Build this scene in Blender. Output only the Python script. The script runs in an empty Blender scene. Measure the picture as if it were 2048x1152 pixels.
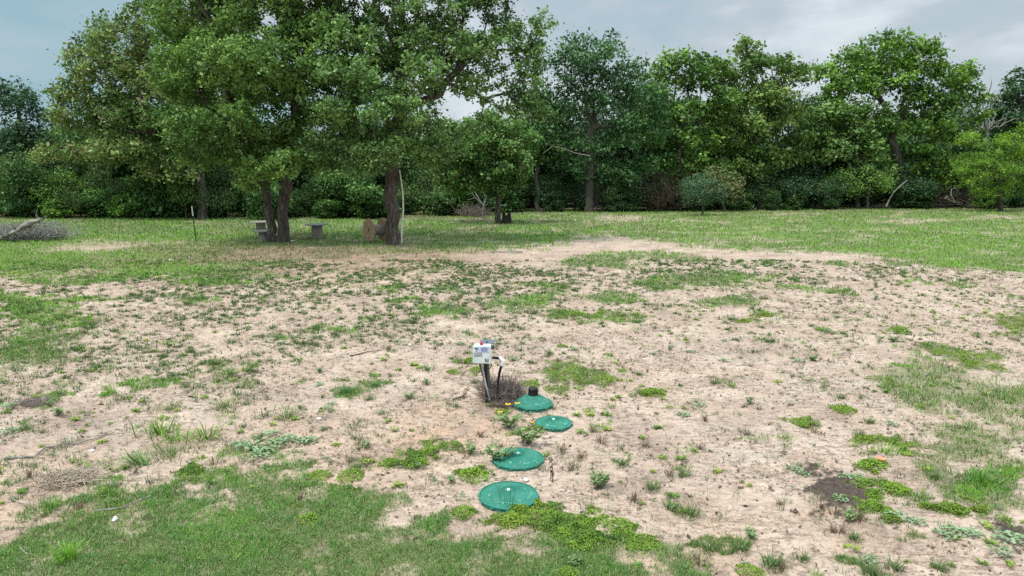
import bpy, bmesh, math
import numpy as np
from mathutils import Vector, Matrix
R = math.radians
sc = bpy.context.scene
COL = sc.collection

# ------------------------------------------------------------------ camera
CAM_H, PITCH, FPX = 3.5, R(10.0), 1365.33
cam_d = bpy.data.cameras.new("camera"); cam_d.lens = 24; cam_d.sensor_width = 36
cam_d.clip_start = 0.05; cam_d.clip_end = 3000
cam = bpy.data.objects.new("camera", cam_d); COL.objects.link(cam)
cam.location = (0, 0, CAM_H); cam.rotation_euler = (R(90) - PITCH, 0, 0)
sc.camera = cam
# ------------------------------------------------------------------ sky
SUN_EL, SUN_AZ = R(63), R(-125)
w = bpy.data.worlds.new("World"); sc.world = w; w.use_nodes = True
nt = w.node_tree; nt.nodes.clear()
N = nt.nodes.new; L = nt.links.new
out = N('ShaderNodeOutputWorld'); bg = N('ShaderNodeBackground')
sky = N('ShaderNodeTexSky'); sky.sky_type = 'NISHITA'; sky.sun_disc = False
sky.sun_elevation = SUN_EL; sky.sun_rotation = SUN_AZ; sky.dust_density = 2.5; sky.altitude = 50
tc = N('ShaderNodeTexCoord')
mp = N('ShaderNodeMapping'); mp.inputs['Scale'].default_value = (1.0, 1.0, 2.6); mp.inputs['Location'].default_value = (1.3, 2.2, 0.4)
L(tc.outputs['Generated'], mp.inputs['Vector'])
n1 = N('ShaderNodeTexNoise'); n1.inputs['Scale'].default_value = 1.9; n1.inputs['Detail'].default_value = 6; n1.inputs['Roughness'].default_value = .5; n1.inputs['Distortion'].default_value = .3
L(mp.outputs[0], n1.inputs['Vector'])
cr = N('ShaderNodeValToRGB'); e = cr.color_ramp.elements
e[0].position = .34; e[0].color = (3.5, 5.4, 6.3, 1)
e[1].position = .67; e[1].color = (7.9, 8.7, 9.2, 1)
m_ = e.new(.47); m_.color = (4.5, 5.95, 6.75, 1)
m_ = e.new(.56); m_.color = (5.6, 6.45, 7.1, 1)
sx_ = N('ShaderNodeSeparateXYZ'); L(tc.outputs['Generated'], sx_.inputs[0])
ma = N('ShaderNodeMath'); ma.operation = 'MULTIPLY_ADD'; ma.inputs[1].default_value = .10; L(sx_.outputs['X'], ma.inputs[0]); L(n1.outputs['Fac'], ma.inputs[2])
n1b = N('ShaderNodeTexNoise'); n1b.inputs['Scale'].default_value = 6.5; n1b.inputs['Detail'].default_value = 7; n1b.inputs['Roughness'].default_value = .55; L(mp.outputs[0], n1b.inputs['Vector'])
mb = N('ShaderNodeMath'); mb.operation = 'MULTIPLY_ADD'; mb.inputs[1].default_value = .42; L(n1b.outputs['Fac'], mb.inputs[0])
mc = N('ShaderNodeMath'); mc.operation = 'SUBTRACT'; mc.inputs[1].default_value = .20; L(ma.outputs[0], mc.inputs[0]); L(mc.outputs[0], mb.inputs[2])
L(mb.outputs[0], cr.inputs['Fac'])
mix = N('ShaderNodeMix'); mix.data_type = 'RGBA'; mix.inputs['Factor'].default_value = .88
L(sky.outputs[0], mix.inputs[6]); L(cr.outputs[0], mix.inputs[7])
sep = N('ShaderNodeSeparateXYZ'); L(tc.outputs['Generated'], sep.inputs[0])
mr = N('ShaderNodeMapRange'); mr.inputs['From Min'].default_value = .26; mr.inputs['From Max'].default_value = .9
mr.inputs['To Min'].default_value = .95; mr.inputs['To Max'].default_value = 3.3
L(sep.outputs['Z'], mr.inputs['Value'])
vm = N('ShaderNodeVectorMath'); vm.operation = 'SCALE'
L(mix.outputs[2], vm.inputs[0]); L(mr.outputs[0], vm.inputs['Scale'])
L(vm.outputs[0], bg.inputs['Color']); bg.inputs['Strength'].default_value = .1
L(bg.outputs[0], out.inputs['Surface'])
# ------------------------------------------------------------------ sun through cloud
sd = bpy.data.lights.new("sun", 'SUN'); sd.energy = 3.3; sd.angle = R(11); sd.color = (1, .955, .88)
sun = bpy.data.objects.new("sun", sd); COL.objects.link(sun)
sv = Vector((math.sin(SUN_AZ) * math.cos(SUN_EL), math.cos(SUN_AZ) * math.cos(SUN_EL), math.sin(SUN_EL)))
sun.rotation_euler = (-sv).to_track_quat('-Z', 'Y').to_euler(); sun.location = sv * 60
sc.view_settings.view_transform = 'Standard'; sc.view_settings.look = 'None'
sc.view_settings.exposure = 0.05; sc.view_settings.gamma = 1; sc.view_settings.use_curve_mapping = False
sc.cycles.max_bounces = 6; sc.cycles.diffuse_bounces = 3; sc.cycles.glossy_bounces = 2
sc.cycles.transmission_bounces = 3; sc.cycles.transparent_max_bounces = 4
sc.cycles.use_denoising = False

# ------------------------------------------------------------------ photo geometry -> world
cP, sP = math.cos(PITCH), math.sin(PITCH)
def ray(px, py):
    u = (px - 1024) / FPX; v = (576 - py) / FPX
    return np.array([u, cP + v * sP, -sP + v * cP])
def gxy(px, py):
    d = ray(px, py); t = CAM_H / -d[2]
    return float(d[0] * t), float(d[1] * t)
def at(px, py, Y):
    d = ray(px, py); t = Y / d[1]
    return np.array([d[0] * t, Y, CAM_H + d[2] * t])
def mpp(px, py, Y):                      # metres for one photo pixel at distance Y
    return (Y / ray(px, py)[1]) / FPX
def to_px(X, Y):                         # ground point -> photo pixel (arrays)
    depth = Y * cP + CAM_H * sP
    depth = np.maximum(depth, .3)
    up = Y * sP - CAM_H * cP
    return 1024 + FPX * X / depth, 576 - FPX * up / depth

# ------------------------------------------------------------------ noise
def _h(ix, iy, s):
    n = (ix.astype(np.int64) * 374761393 + iy.astype(np.int64) * 668265263 + s * 974634777) & 0xffffffff
    n = ((n ^ (n >> 13)) * 1274126177) & 0xffffffff
    return ((n ^ (n >> 16)) & 0xffff) / 65535.0
def vnoise(x, y, s=0):
    ix = np.floor(x); iy = np.floor(y); fx = x - ix; fy = y - iy
    fx = fx * fx * (3 - 2 * fx); fy = fy * fy * (3 - 2 * fy)
    a = _h(ix, iy, s); b = _h(ix + 1, iy, s); c = _h(ix, iy + 1, s); d = _h(ix + 1, iy + 1, s)
    return (a * (1 - fx) + b * fx) * (1 - fy) + (c * (1 - fx) + d * fx) * fy
def fbm(x, y, s=0, o=4):
    r = 0; a = .5; t = 0
    for k in range(o):
        r = r + a * vnoise(x, y, s + k * 17); t += a; a *= .55; x = x * 2.03 + 5.1; y = y * 2.03 - 3.7
    return r / t

# ------------------------------------------------------------------ object helpers
def tag(o, label=None, cat=None, group=None, kind=None):
    if label: o['label'] = label
    if cat: o['category'] = cat
    if group: o['group'] = group
    if kind: o['kind'] = kind
    return o
def empty(name, loc, rz=0, **k):
    o = bpy.data.objects.new(name, None); COL.objects.link(o)
    o.location = loc; o.rotation_euler = (0, 0, rz); o.empty_display_size = .2
    return tag(o, **k)
def np_mesh(name, V, F, mat, col=None, parent=None, smooth=False, extra=None, loc=None):
    V = np.asarray(V, np.float32).reshape(-1, 3)
    if loc is not None: V = V - np.asarray(loc, np.float32)
    me = bpy.data.meshes.new(name)
    Fs = F if isinstance(F, list) else [F]
    Fs = [np.asarray(f, np.int32) for f in Fs if len(f)]
    loops = np.concatenate([f.ravel() for f in Fs])
    starts = []; off = 0
    for f in Fs:
        starts.append(off + np.arange(len(f), dtype=np.int32) * f.shape[1]); off += f.size
    starts = np.concatenate(starts)
    me.vertices.add(len(V)); me.vertices.foreach_set('co', V.ravel())
    me.loops.add(len(loops)); me.loops.foreach_set('vertex_index', loops)
    me.polygons.add(len(starts)); me.polygons.foreach_set('loop_start', starts)
    if smooth: me.polygons.foreach_set('use_smooth', np.ones(len(starts), bool))
    me.update(calc_edges=True)
    if col is not None:
        a = me.color_attributes.new('col', 'FLOAT_COLOR', 'POINT')
        c = np.ones((len(V), 4), np.float32); c[:, :3] = col; a.data.foreach_set('color', c.ravel())
    if extra:
        for k, v in extra.items():
            a = me.attributes.new(k, 'FLOAT', 'POINT'); a.data.foreach_set('value', np.asarray(v, np.float32))
    if mat: me.materials.append(mat)
    o = bpy.data.objects.new(name, me); COL.objects.link(o)
    if parent: o.parent = parent
    if loc is not None and parent is None: o.location = loc
    return o
class MB:
    """collects shapes, builds one mesh object"""
    def __init__(s): s.bm = bmesh.new()
    def box(s, c, size, rot=None, bev=0.0):
        b = bmesh.new(); bmesh.ops.create_cube(b, size=1)
        bmesh.ops.scale(b, vec=size, verts=b.verts)
        if bev: bmesh.ops.bevel(b, geom=b.edges[:] , offset=bev, segments=2, affect='EDGES', profile=.5)
        M = Matrix.Translation(c) @ (rot.to_4x4() if rot is not None else Matrix.Identity(4))
        bmesh.ops.transform(b, matrix=M, verts=b.verts); s._add(b); return s
    def _add(s, b):
        me = bpy.data.meshes.new('t'); b.to_mesh(me); b.free(); s.bm.from_mesh(me); bpy.data.meshes.remove(me)
    def cone(s, p0, p1, r0, r1, n=16):
        p0 = Vector(p0); p1 = Vector(p1); d = p1 - p0
        b = bmesh.new(); bmesh.ops.create_cone(b, cap_ends=True, segments=n, radius1=r0, radius2=r1, depth=d.length)
        M = Matrix.Translation((p0 + p1) / 2) @ d.to_track_quat('Z', 'Y').to_matrix().to_4x4()
        bmesh.ops.transform(b, matrix=M, verts=b.verts); s._add(b); return s
    def tube(s, pts, r, n=8):
        rr = r if hasattr(r, '__len__') else [r] * len(pts)
        V, F = tube_np(np.array(pts, float), np.array(rr, float), n)
        vs = [s.bm.verts.new(v) for v in V]
        for f in F: s.bm.faces.new([vs[i] for i in f])
        s.bm.faces.new(vs[:n][::-1]); s.bm.faces.new(vs[-n:]); return s
    def lathe(s, prof, n=48, M=None, mod=None):
        vs = []
        for (r, z) in prof:
            ring = []
            for k in range(n):
                a = 2 * math.pi * k / n; rr, zz = (mod(r, z, a) if mod else (r, z))
                v = Vector((rr * math.cos(a), rr * math.sin(a), zz))
                if M is not None: v = M @ v
                ring.append(s.bm.verts.new(v))
            vs.append(ring)
        for a, b in zip(vs[:-1], vs[1:]):
            for k in range(n): s.bm.faces.new((a[k], a[(k + 1) % n], b[(k + 1) % n], b[k]))
        s.bm.faces.new(vs[0][::-1]); s.bm.faces.new(vs[-1]); return s
    def build(s, name, mat, parent=None, smooth=False):
        bmesh.ops.recalc_face_normals(s.bm, faces=s.bm.faces[:])
        me = bpy.data.meshes.new(name); s.bm.to_mesh(me); s.bm.free()
        if smooth:
            me.polygons.foreach_set('use_smooth', np.ones(len(me.polygons), bool))
        me.materials.append(mat)
        if smooth: me.set_sharp_from_angle(angle=R(35))
        o = bpy.data.objects.new(name, me); COL.objects.link(o)
        if parent: o.parent = parent
        return o
def tube_np(P, rad, n=8, wob=0.0, rng=None):
    P = np.asarray(P, float); T = np.gradient(P, axis=0)
    T /= np.linalg.norm(T, axis=1, keepdims=True) + 1e-9
    ref = np.array([0, 0, 1.0]) if abs(T[0][2]) < .8 else np.array([1.0, 0, 0])
    A = np.cross(T, ref); A /= np.linalg.norm(A, axis=1, keepdims=True) + 1e-9
    for i in range(1, len(A)):
        a = A[i - 1] - T[i] * np.dot(A[i - 1], T[i]); A[i] = a / (np.linalg.norm(a) + 1e-9)
    B = np.cross(T, A)
    th = np.arange(n) * 2 * np.pi / n
    rr = np.asarray(rad, float)[:, None] * np.ones(n)[None]
    if wob and rng is not None: rr = rr * (1 + wob * rng.normal(size=rr.shape))
    V = P[:, None, :] + rr[..., None] * (np.cos(th)[None, :, None] * A[:, None, :] + np.sin(th)[None, :, None] * B[:, None, :])
    m = len(P); i = np.arange(m - 1)[:, None] * n; k = np.arange(n)[None]; k2 = (k + 1) % n
    F = np.stack([i + k, i + k2, i + n + k2, i + n + k], -1).reshape(-1, 4)
    return V.reshape(-1, 3), F
class Acc:
    def __init__(s): s.V = []; s.F = {}; s.C = []; s.n = 0
    def add(s, V, F, C=None):
        V = np.asarray(V).reshape(-1, 3); F = np.asarray(F)
        if not len(V): return
        s.V.append(V); s.F.setdefault(F.shape[1], []).append(F + s.n); s.n += len(V)
        if C is not None: s.C.append(np.broadcast_to(C, (len(V), 3)))
    def build(s, name, mat, **k):
        return np_mesh(name, np.concatenate(s.V), [np.concatenate(f) for f in s.F.values()], mat,
                       col=np.concatenate(s.C) if s.C else None, **k)
def copy_tree(o, parent=None):
    c = o.copy(); COL.objects.link(c)
    if parent: c.parent = parent
    for ch in list(o.children): copy_tree(ch, c)
    return c

# ------------------------------------------------------------------ materials
def mat_base(name):
    m = bpy.data.materials.new(name); m.use_nodes = True; t = m.node_tree
    return m, t, t.nodes['Principled BSDF'], t.nodes.new, t.links.new
def leaf_mat(name, trans=.28, rough=.45):
    m = bpy.data.materials.new(name); m.use_nodes = True; t = m.node_tree; t.nodes.clear(); N = t.nodes.new; L = t.links.new
    o = N('ShaderNodeOutputMaterial'); a = N('ShaderNodeAttribute'); a.attribute_name = 'col'
    oi = N('ShaderNodeObjectInfo'); mu = N('ShaderNodeMix'); mu.data_type = 'RGBA'; mu.blend_type = 'MULTIPLY'; mu.inputs['Factor'].default_value = 1
    L(a.outputs['Color'], mu.inputs[6]); L(oi.outputs['Color'], mu.inputs[7])
    d = N('ShaderNodeBsdfDiffuse'); tr = N('ShaderNodeBsdfTranslucent'); g = N('ShaderNodeBsdfGlossy'); g.inputs['Roughness'].default_value = rough
    g.inputs['Color'].default_value = (.8, .9, .85, 1)
    hs = N('ShaderNodeHueSaturation'); hs.inputs['Value'].default_value = 1.25; hs.inputs['Hue'].default_value = .49; hs.inputs['Saturation'].default_value = 1.1
    L(mu.outputs[2], d.inputs['Color']); L(mu.outputs[2], hs.inputs['Color']); L(hs.outputs[0], tr.inputs['Color'])
    m1 = N('ShaderNodeMixShader'); m1.inputs[0].default_value = trans; L(d.outputs[0], m1.inputs[1]); L(tr.outputs[0], m1.inputs[2])
    m2 = N('ShaderNodeMixShader'); m2.inputs[0].default_value = .022; L(m1.outputs[0], m2.inputs[1]); L(g.outputs[0], m2.inputs[2])
    L(m2.outputs[0], o.inputs['Surface']); return m
def noisy_mat(name, stops, scale=8, rough=.8, stretch=(1, 1, 1), bump=.3, bscale=None, detail=5, metallic=0, dist=.01, spec=.3):
    m, t, p, N, L = mat_base(name)
    tc = N('ShaderNodeTexCoord'); mp = N('ShaderNodeMapping'); mp.inputs['Scale'].default_value = stretch
    L(tc.outputs['Object'], mp.inputs[0])
    n = N('ShaderNodeTexNoise'); n.inputs['Scale'].default_value = scale; n.inputs['Detail'].default_value = detail; n.inputs['Roughness'].default_value = .62
    L(mp.outputs[0], n.inputs['Vector'])
    c = N('ShaderNodeValToRGB'); els = c.color_ramp.elements
    while len(els) > 1: els.remove(els[-1])
    for i, (pos, rgb) in enumerate(stops):
        q = els[0] if i == 0 else els.new(pos); q.position = pos; q.color = (*rgb, 1)
    L(n.outputs['Fac'], c.inputs['Fac']); L(c.outputs[0], p.inputs['Base Color'])
    p.inputs['Roughness'].default_value = rough; p.inputs['Metallic'].default_value = metallic
    p.inputs['Specular IOR Level'].default_value = spec
    if bump:
        n2 = N('ShaderNodeTexNoise'); n2.inputs['Scale'].default_value = bscale or scale * 2.5; n2.inputs['Detail'].default_value = 4
        L(mp.outputs[0], n2.inputs['Vector'])
        b = N('ShaderNodeBump'); b.inputs['Strength'].default_value = bump; b.inputs['Distance'].default_value = dist
        L(n2.outputs['Fac'], b.inputs['Height']); L(b.outputs[0], p.inputs['Normal'])
    return m
M_LEAF = leaf_mat('leaves', .2); M_GRASS = leaf_mat('grass_blades', .2, .6)
M_BARK = noisy_mat('oak_bark', [(.3, (.025, .020, .016)), (.5, (.075, .062, .050)), (.68, (.17, .145, .12))], 9, .9, (1, 1, .28), .9, 14, dist=.03)
M_BARKF = noisy_mat('far_bark', [(.3, (.03, .026, .022)), (.6, (.09, .08, .065))], 6, .9, (1, 1, .3), .4)
M_DEAD = noisy_mat('bleached_wood', [(.3, (.09, .08, .07)), (.5, (.21, .19, .17)), (.7, (.36, .335, .30))], 10, .85, (1, 1, .5), .6, 20)
M_WOODG = noisy_mat('weathered_grey_wood', [(.3, (.11, .095, .085)), (.5, (.27, .235, .21)), (.7, (.42, .38, .34))], 12, .85, (6, 6, .6), .5, 16)
M_WOODT = noisy_mat('weathered_tabletop_wood', [(.3, (.11, .10, .09)), (.5, (.22, .20, .18)), (.7, (.34, .315, .29))], 10, .8, (7, .7, 1), .4, 14)
M_WOODB = noisy_mat('brown_spool_wood', [(.3, (.19, .11, .065)), (.5, (.43, .27, .165)), (.7, (.56, .40, .27))], 9, .8, (1, 5, .6), .4, 14)
M_HOLESHADE = noisy_mat('painted_hole_shade', [(.3, (.008, .007, .006)), (.6, (.02, .016, .013))], 10, .95)
M_CHAR = noisy_mat('charred_wood', [(.3, (.006, .005, .005)), (.6, (.03, .022, .018))], 14, .9, bump=.8)
M_POSTG = noisy_mat('tpost_green_paint', [(.3, (.015, .035, .025)), (.6, (.03, .06, .045))], 20, .5)
M_WHITE = noisy_mat('white_paint', [(.3, (.55, .55, .52)), (.6, (.78, .78, .76))], 14, .5, bump=.1)
M_PVC = noisy_mat('aged_pvc', [(.3, (.46, .44, .36)), (.6, (.66, .64, .54))], 5, .5, bump=.05)
M_PVCW = noisy_mat('white_pvc', [(.3, (.74, .74, .74)), (.6, (.84, .84, .84))], 12, .35, bump=.03)
M_BOX = noisy_mat('pale_fibreglass', [(.3, (.46, .52, .50)), (.5, (.60, .655, .635)), (.7, (.68, .72, .70))], 9, .45, bump=.04)
M_BOXT = noisy_mat('box_seam_grey', [(.3, (.25, .27, .27)), (.6, (.36, .38, .38))], 20, .6)
M_RED = noisy_mat('red_beacon_lens', [(.3, (.34, .004, .018)), (.6, (.50, .01, .03))], 12, .18, bump=0, spec=.6)
M_SOLAR = noisy_mat('solar_cells', [(.3, (.07, .095, .125)), (.6, (.12, .15, .19))], 30, .4, (1, 1, 1), 0, spec=.6)
M_GREYD = noisy_mat('dark_grey_plastic', [(.3, (.04, .04, .038)), (.6, (.10, .098, .09))], 18, .6)
M_BLACK = noisy_mat('black_rubber', [(.3, (.006, .006, .006)), (.6, (.018, .018, .018))], 18, .5)
M_BLUE = noisy_mat('blue_print', [(.3, (.09, .12, .34)), (.6, (.17, .21, .45))], 60, .6, bump=0)
M_TEAL = noisy_mat('teal_print', [(.3, (.03, .10, .16)), (.6, (.06, .17, .24))], 60, .6, bump=0)
M_LAV = noisy_mat('lavender_label', [(.3, (.42, .45, .60)), (.6, (.55, .58, .70))], 40, .6, bump=0)
M_LGREY = noisy_mat('grey_label', [(.3, (.40, .40, .41)), (.6, (.52, .51, .52))], 60, .5, bump=0)
M_ROCKW = noisy_mat('white_stone', [(.3, (.50, .46, .42)), (.6, (.76, .73, .69))], 30, .8, bump=.5)
M_TERRA = noisy_mat('terracotta', [(.3, (.42, .17, .07)), (.6, (.60, .27, .13))], 30, .8)
M_LITW = noisy_mat('white_plastic_litter', [(.3, (.6, .62, .62)), (.6, (.78, .79, .8))], 30, .4)
M_STALK = noisy_mat('dead_stalk', [(.3, (.05, .03, .022)), (.6, (.13, .085, .06))], 30, .9)
M_STRAW = noisy_mat('straw', [(.3, (.20, .15, .115)), (.6, (.46, .38, .29))], 30, .9)
M_PETAL = noisy_mat('yellow_petals', [(.3, (.70, .36, .01)), (.6, (.85, .52, .02))], 60, .6, bump=0)
M_CORE = noisy_mat('dark_flower_core', [(.3, (.05, .012, .008)), (.6, (.10, .025, .015))], 60, .8)

def lid_mat():
    m, t, p, N, L = mat_base('green_lid_plastic')
    tc = N('ShaderNodeTexCoord'); n = N('ShaderNodeTexNoise'); n.inputs['Scale'].default_value = 5; n.inputs['Detail'].default_value = 8; n.inputs['Roughness'].default_value = .7
    L(tc.outputs['Object'], n.inputs['Vector'])
    c = N('ShaderNodeValToRGB'); e = c.color_ramp.elements
    e[0].position = .3; e[0].color = (.006, .125, .085, 1); e[1].position = .75; e[1].color = (.045, .21, .15, 1)
    q = e.new(.5); q.color = (.010, .150, .100, 1)
    L(n.outputs['Fac'], c.inputs['Fac'])
    n2 = N('ShaderNodeTexNoise'); n2.inputs['Scale'].default_value = 26; n2.inputs['Detail'].default_value = 6
    L(tc.outputs['Object'], n2.inputs['Vector'])
    c2 = N('ShaderNodeValToRGB'); c2.color_ramp.elements[0].position = .6; c2.color_ramp.elements[1].position = .75
    L(n2.outputs['Fac'], c2.inputs['Fac'])
    mx = N('ShaderNodeMix'); mx.data_type = 'RGBA'; mx.inputs[7].default_value = (.30, .36, .28, 1)
    ml = N('ShaderNodeMath'); ml.operation = 'MULTIPLY'; ml.inputs[1].default_value = .8; L(c2.outputs[0], ml.inputs[0])
    L(ml.outputs[0], mx.inputs[0]); L(c.outputs[0], mx.inputs[6]); L(mx.outputs[2], p.inputs['Base Color'])
    r = N('ShaderNodeMapRange'); r.inputs['To Min'].default_value = .6; r.inputs['To Max'].default_value = .85; L(n.outputs['Fac'], r.inputs[0]); L(r.outputs[0], p.inputs['Roughness'])
    return m
M_LID = lid_mat()
M_LETTER = noisy_mat('worn_lid_lettering', [(.3, (.06, .28, .21)), (.6, (.13, .38, .30))], 30, .5, bump=0)
# ------------------------------------------------------------------ ground cover map (patches measured on the ground)
# (px, py, rx, ry, tilt deg, strength)
G = [(70,620,65,28,8,.95),(30,600,60,14,0,.8),(230,552,115,13,-6,.9),(60,525,120,30,0,.9),(250,500,90,20,0,.6),(120,560,120,12,0,.6),(420,560,110,12,0,.65),(560,555,60,8,0,.5),
 (320,470,520,32,0,.8),(390,505,90,18,0,.65),(330,535,90,16,0,.7),(420,545,110,11,0,.75),
 (1190,520,58,13,-4,.95),(1310,512,85,8,0,.9),(1230,530,60,8,0,.6),(1410,560,105,16,0,.95),(1330,570,60,9,0,.8),(1460,550,70,8,0,.6),(1060,603,55,15,-12,.95),(1100,592,30,10,0,.8),
 (1190,590,100,7,0,.55),(1220,597,60,6,0,.7),(905,620,60,12,0,.8),(840,630,24,10,0,.9),(1085,570,50,8,0,.6),(1130,573,60,6,0,.5),(1010,607,40,7,0,.8),(1460,603,55,11,0,.8),(1430,606,28,9,0,.9),
 (1385,612,18,6,0,.5),(1640,580,60,8,0,.6),(1600,575,22,6,0,.8),(1690,582,26,6,0,.8),(1910,567,26,5,0,.8),(1925,575,24,5,0,.8),(1840,565,20,4,0,.7),(1850,528,75,6,0,.85),(1930,533,60,6,0,.8),(1690,528,30,5,0,.7),
 (1528,526,35,6,0,.8),(1390,520,50,5,0,.5),(1220,605,70,6,0,.5),(630,655,22,8,0,.9),(690,658,36,7,0,.7),(560,680,24,7,0,.6),(300,765,42,11,-6,.9),(350,757,30,9,-10,.8),(118,790,30,10,0,.9),(215,785,22,8,-10,.8),
 (692,782,30,15,0,.98),(750,767,27,11,0,.98),(430,729,28,6,0,.9),(60,690,70,40,0,.45),(130,650,50,14,0,.6),(45,855,24,7,0,.8),(570,927,60,10,-10,.75),(130,648,45,10,0,.6),(30,650,60,18,0,.4),
 (1830,740,60,14,0,.5),(1990,965,60,25,0,.75),(1930,975,60,30,20,.5),(1850,990,50,10,20,.5),(1310,970,30,10,0,.4),(1340,1012,26,9,0,.7),(1415,1093,28,10,0,.9),(1480,1100,22,8,0,.8),(1245,930,16,8,0,.7),(1365,943,14,12,0,.6),
 (1720,1140,60,14,0,.5),(1550,1140,22,12,0,.6),(1650,762,50,8,0,.35),(1190,640,60,6,0,.5),(330,600,60,8,0,.45),(400,600,60,10,0,.5),(620,595,40,10,0,.4),(800,600,40,8,0,.6),(780,575,40,6,0,.5),(880,580,40,6,0,.6),
 (1100,535,40,5,0,.3),(1560,640,40,5,0,.4),(1300,650,40,6,0,.4),(1150,628,70,7,0,.6),(1270,636,35,6,0,.6),(820,540,60,8,0,.35),(650,560,60,8,0,.3),(270,580,70,6,0,.3),(180,600,70,8,0,.5),(140,618,45,8,0,.6),
 (1480,1075,30,8,0,.3),(1800,1060,40,10,0,.5),(1960,1050,80,14,10,.4),(1930,1060,40,10,0,.4),(650,870,40,9,0,.3),(520,855,60,16,0,.3),(1160,700,40,5,0,.2)]
Bc = [(1130,745,60,22,4,.98),(1175,755,48,17,0,.95),(1200,768,26,9,0,.7),(1108,778,42,10,6,.9),(1090,755,30,12,0,.6),(1085,1045,80,26,6,.98),(1150,1060,90,28,8,.9),(1230,1075,70,22,8,.6),(1068,1020,38,14,0,.95),(1240,1040,40,10,0,.5),
 (1040,1060,50,18,0,.7),(945,953,20,8,0,.95),(935,1000,16,8,0,.5),(925,1020,14,10,0,.6),(870,893,26,14,0,.95),(868,905,30,8,0,.85),(815,920,38,12,0,.8),(835,905,20,8,0,.8),(1060,862,30,8,0,.7),(1120,690,20,5,0,.2),
 (1305,785,26,8,0,.85),(1175,875,20,6,0,.4),(1750,1008,26,24,10,.99),(1790,975,45,12,20,.9),(1730,885,40,10,0,.9),(1780,890,40,12,0,.9),(1830,900,40,12,0,.6),(1912,1022,46,20,10,.99),(1745,930,18,10,0,.9),
 (1895,700,36,9,10,.95),(1940,712,60,12,6,.95),(1950,728,50,10,10,.9),(2020,640,45,16,0,.8),(2035,660,40,16,0,.85),(1860,692,24,7,0,.7),(1800,660,16,6,0,.9),(1600,843,14,9,0,.95),(1690,820,18,5,0,.95),
 (1755,757,40,8,0,.6),(1790,765,40,10,0,.5),(1200,632,110,6,0,.8),(1120,631,50,5,0,.8),(1290,634,30,5,0,.7),(1490,643,32,5,0,.6),(1530,632,20,5,0,.8),(1460,645,30,4,0,.5),(955,740,20,5,0,.8),(945,722,26,5,0,.9),
 (30,655,20,7,0,.8),(590,1010,40,8,0,.5),(640,960,40,10,0,.5),(190,1035,60,10,0,.5),(700,975,40,8,0,.5),(1900,755,60,10,8,.5),(1640,662,20,5,0,.7),(1270,770,14,5,0,.4),(1010,855,26,10,0,.6),(1120,780,26,6,0,.7),(1003,822,20,6,0,.6),
 (400,940,30,14,0,.6),(900,740,20,6,0,.6),(470,810,30,6,0,.3),(290,1100,60,10,0,.3),(1690,635,20,5,0,.5),(1820,540,20,3,0,.4),(560,885,60,12,0,.2)]
D = [(1880,775,120,48,6,.85),(2000,800,90,50,0,.7),(1830,755,60,24,0,.6),(1900,860,80,22,0,.65),(1960,890,90,30,0,.7),(1880,900,60,24,10,.75),(2030,940,60,30,0,.6),(1900,960,100,30,20,.6),(2000,1000,90,26,10,.6),(1960,1040,60,16,0,.4),
 (60,700,90,46,-6,.75),(130,680,70,26,0,.5),(30,760,50,16,0,.4),(200,640,80,20,0,.4),(280,640,60,14,0,.35),(800,560,300,30,0,.25),(1300,1100,120,40,0,.5),(1180,1110,100,40,0,.7),(1300,620,200,20,0,.12),
 (720,985,70,16,0,.6),(800,985,40,10,0,.35),(760,1010,50,14,0,.4),(350,900,100,30,-10,.25),(580,850,120,30,0,.25),(470,765,60,14,0,.45),(530,890,60,20,0,.3),(1290,1060,60,20,0,.4),(1000,640,300,20,0,.1),(1380,1030,40,10,0,.5),
 (1420,760,40,10,0,.15),(1870,545,60,8,0,.4),(1240,1020,40,10,0,.3),(1700,1070,50,14,0,.25),(1720,540,200,8,0,.2),(1440,620,200,16,0,.15),(600,600,400,40,0,.16)]
SAND = [(190,495,95,9,-3,.95),(350,487,60,4,0,.6),(260,487,50,4,0,.6),(170,545,50,6,0,.8),(60,545,60,4,0,.5),(20,548,40,6,0,.6),(1250,437,50,5,0,.8),(1225,433,30,3,0,.7),(1370,441,20,2,0,.7),(1430,444,40,2.5,0,.5),
 (1500,507,200,5,0,.3),(1700,478,40,5,0,.4),(1790,443,60,3,0,.7),(1860,441,40,3,0,.7),(1990,434,50,3,0,.8),(1590,428,40,3,0,.6),(2000,468,60,4,0,.3),(820,482,40,3,0,.4),(930,440,40,3,0,.5),(200,480,30,3,0,.5),
 (1510,482,90,4,0,.35),(680,478,40,3,0,.3),(530,1010,40,10,0,.5),(960,1035,40,16,0,.8),(250,575,60,4,0,.3)]
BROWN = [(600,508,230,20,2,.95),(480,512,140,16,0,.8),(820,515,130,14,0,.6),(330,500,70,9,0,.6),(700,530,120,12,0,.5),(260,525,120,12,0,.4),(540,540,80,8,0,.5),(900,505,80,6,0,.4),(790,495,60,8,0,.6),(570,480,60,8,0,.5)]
DAMP = [(1610,938,32,10,14,1),(1680,985,75,24,12,1),(1690,957,40,10,6,.95),(1640,975,40,14,0,.9),(1720,1010,34,12,20,.9),(2035,1078,60,16,10,.6),(1500,975,10,8,0,.45),(1500,965,14,5,0,.4),(1608,1020,14,6,20,.5)]
RED = [(880,870,130,60,0,.7),(1480,1040,60,20,0,.5),(1500,970,20,12,0,1),(700,930,160,60,0,.35),(560,880,200,60,0,.3),(430,530,500,40,0,.35),(820,510,140,20,0,.6),(1610,1020,20,10,0,.8),(860,830,80,20,0,.5),(1350,1110,160,40,0,.4),(100,1000,200,80,0,.4),(1800,1080,200,30,0,.2)]
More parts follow.
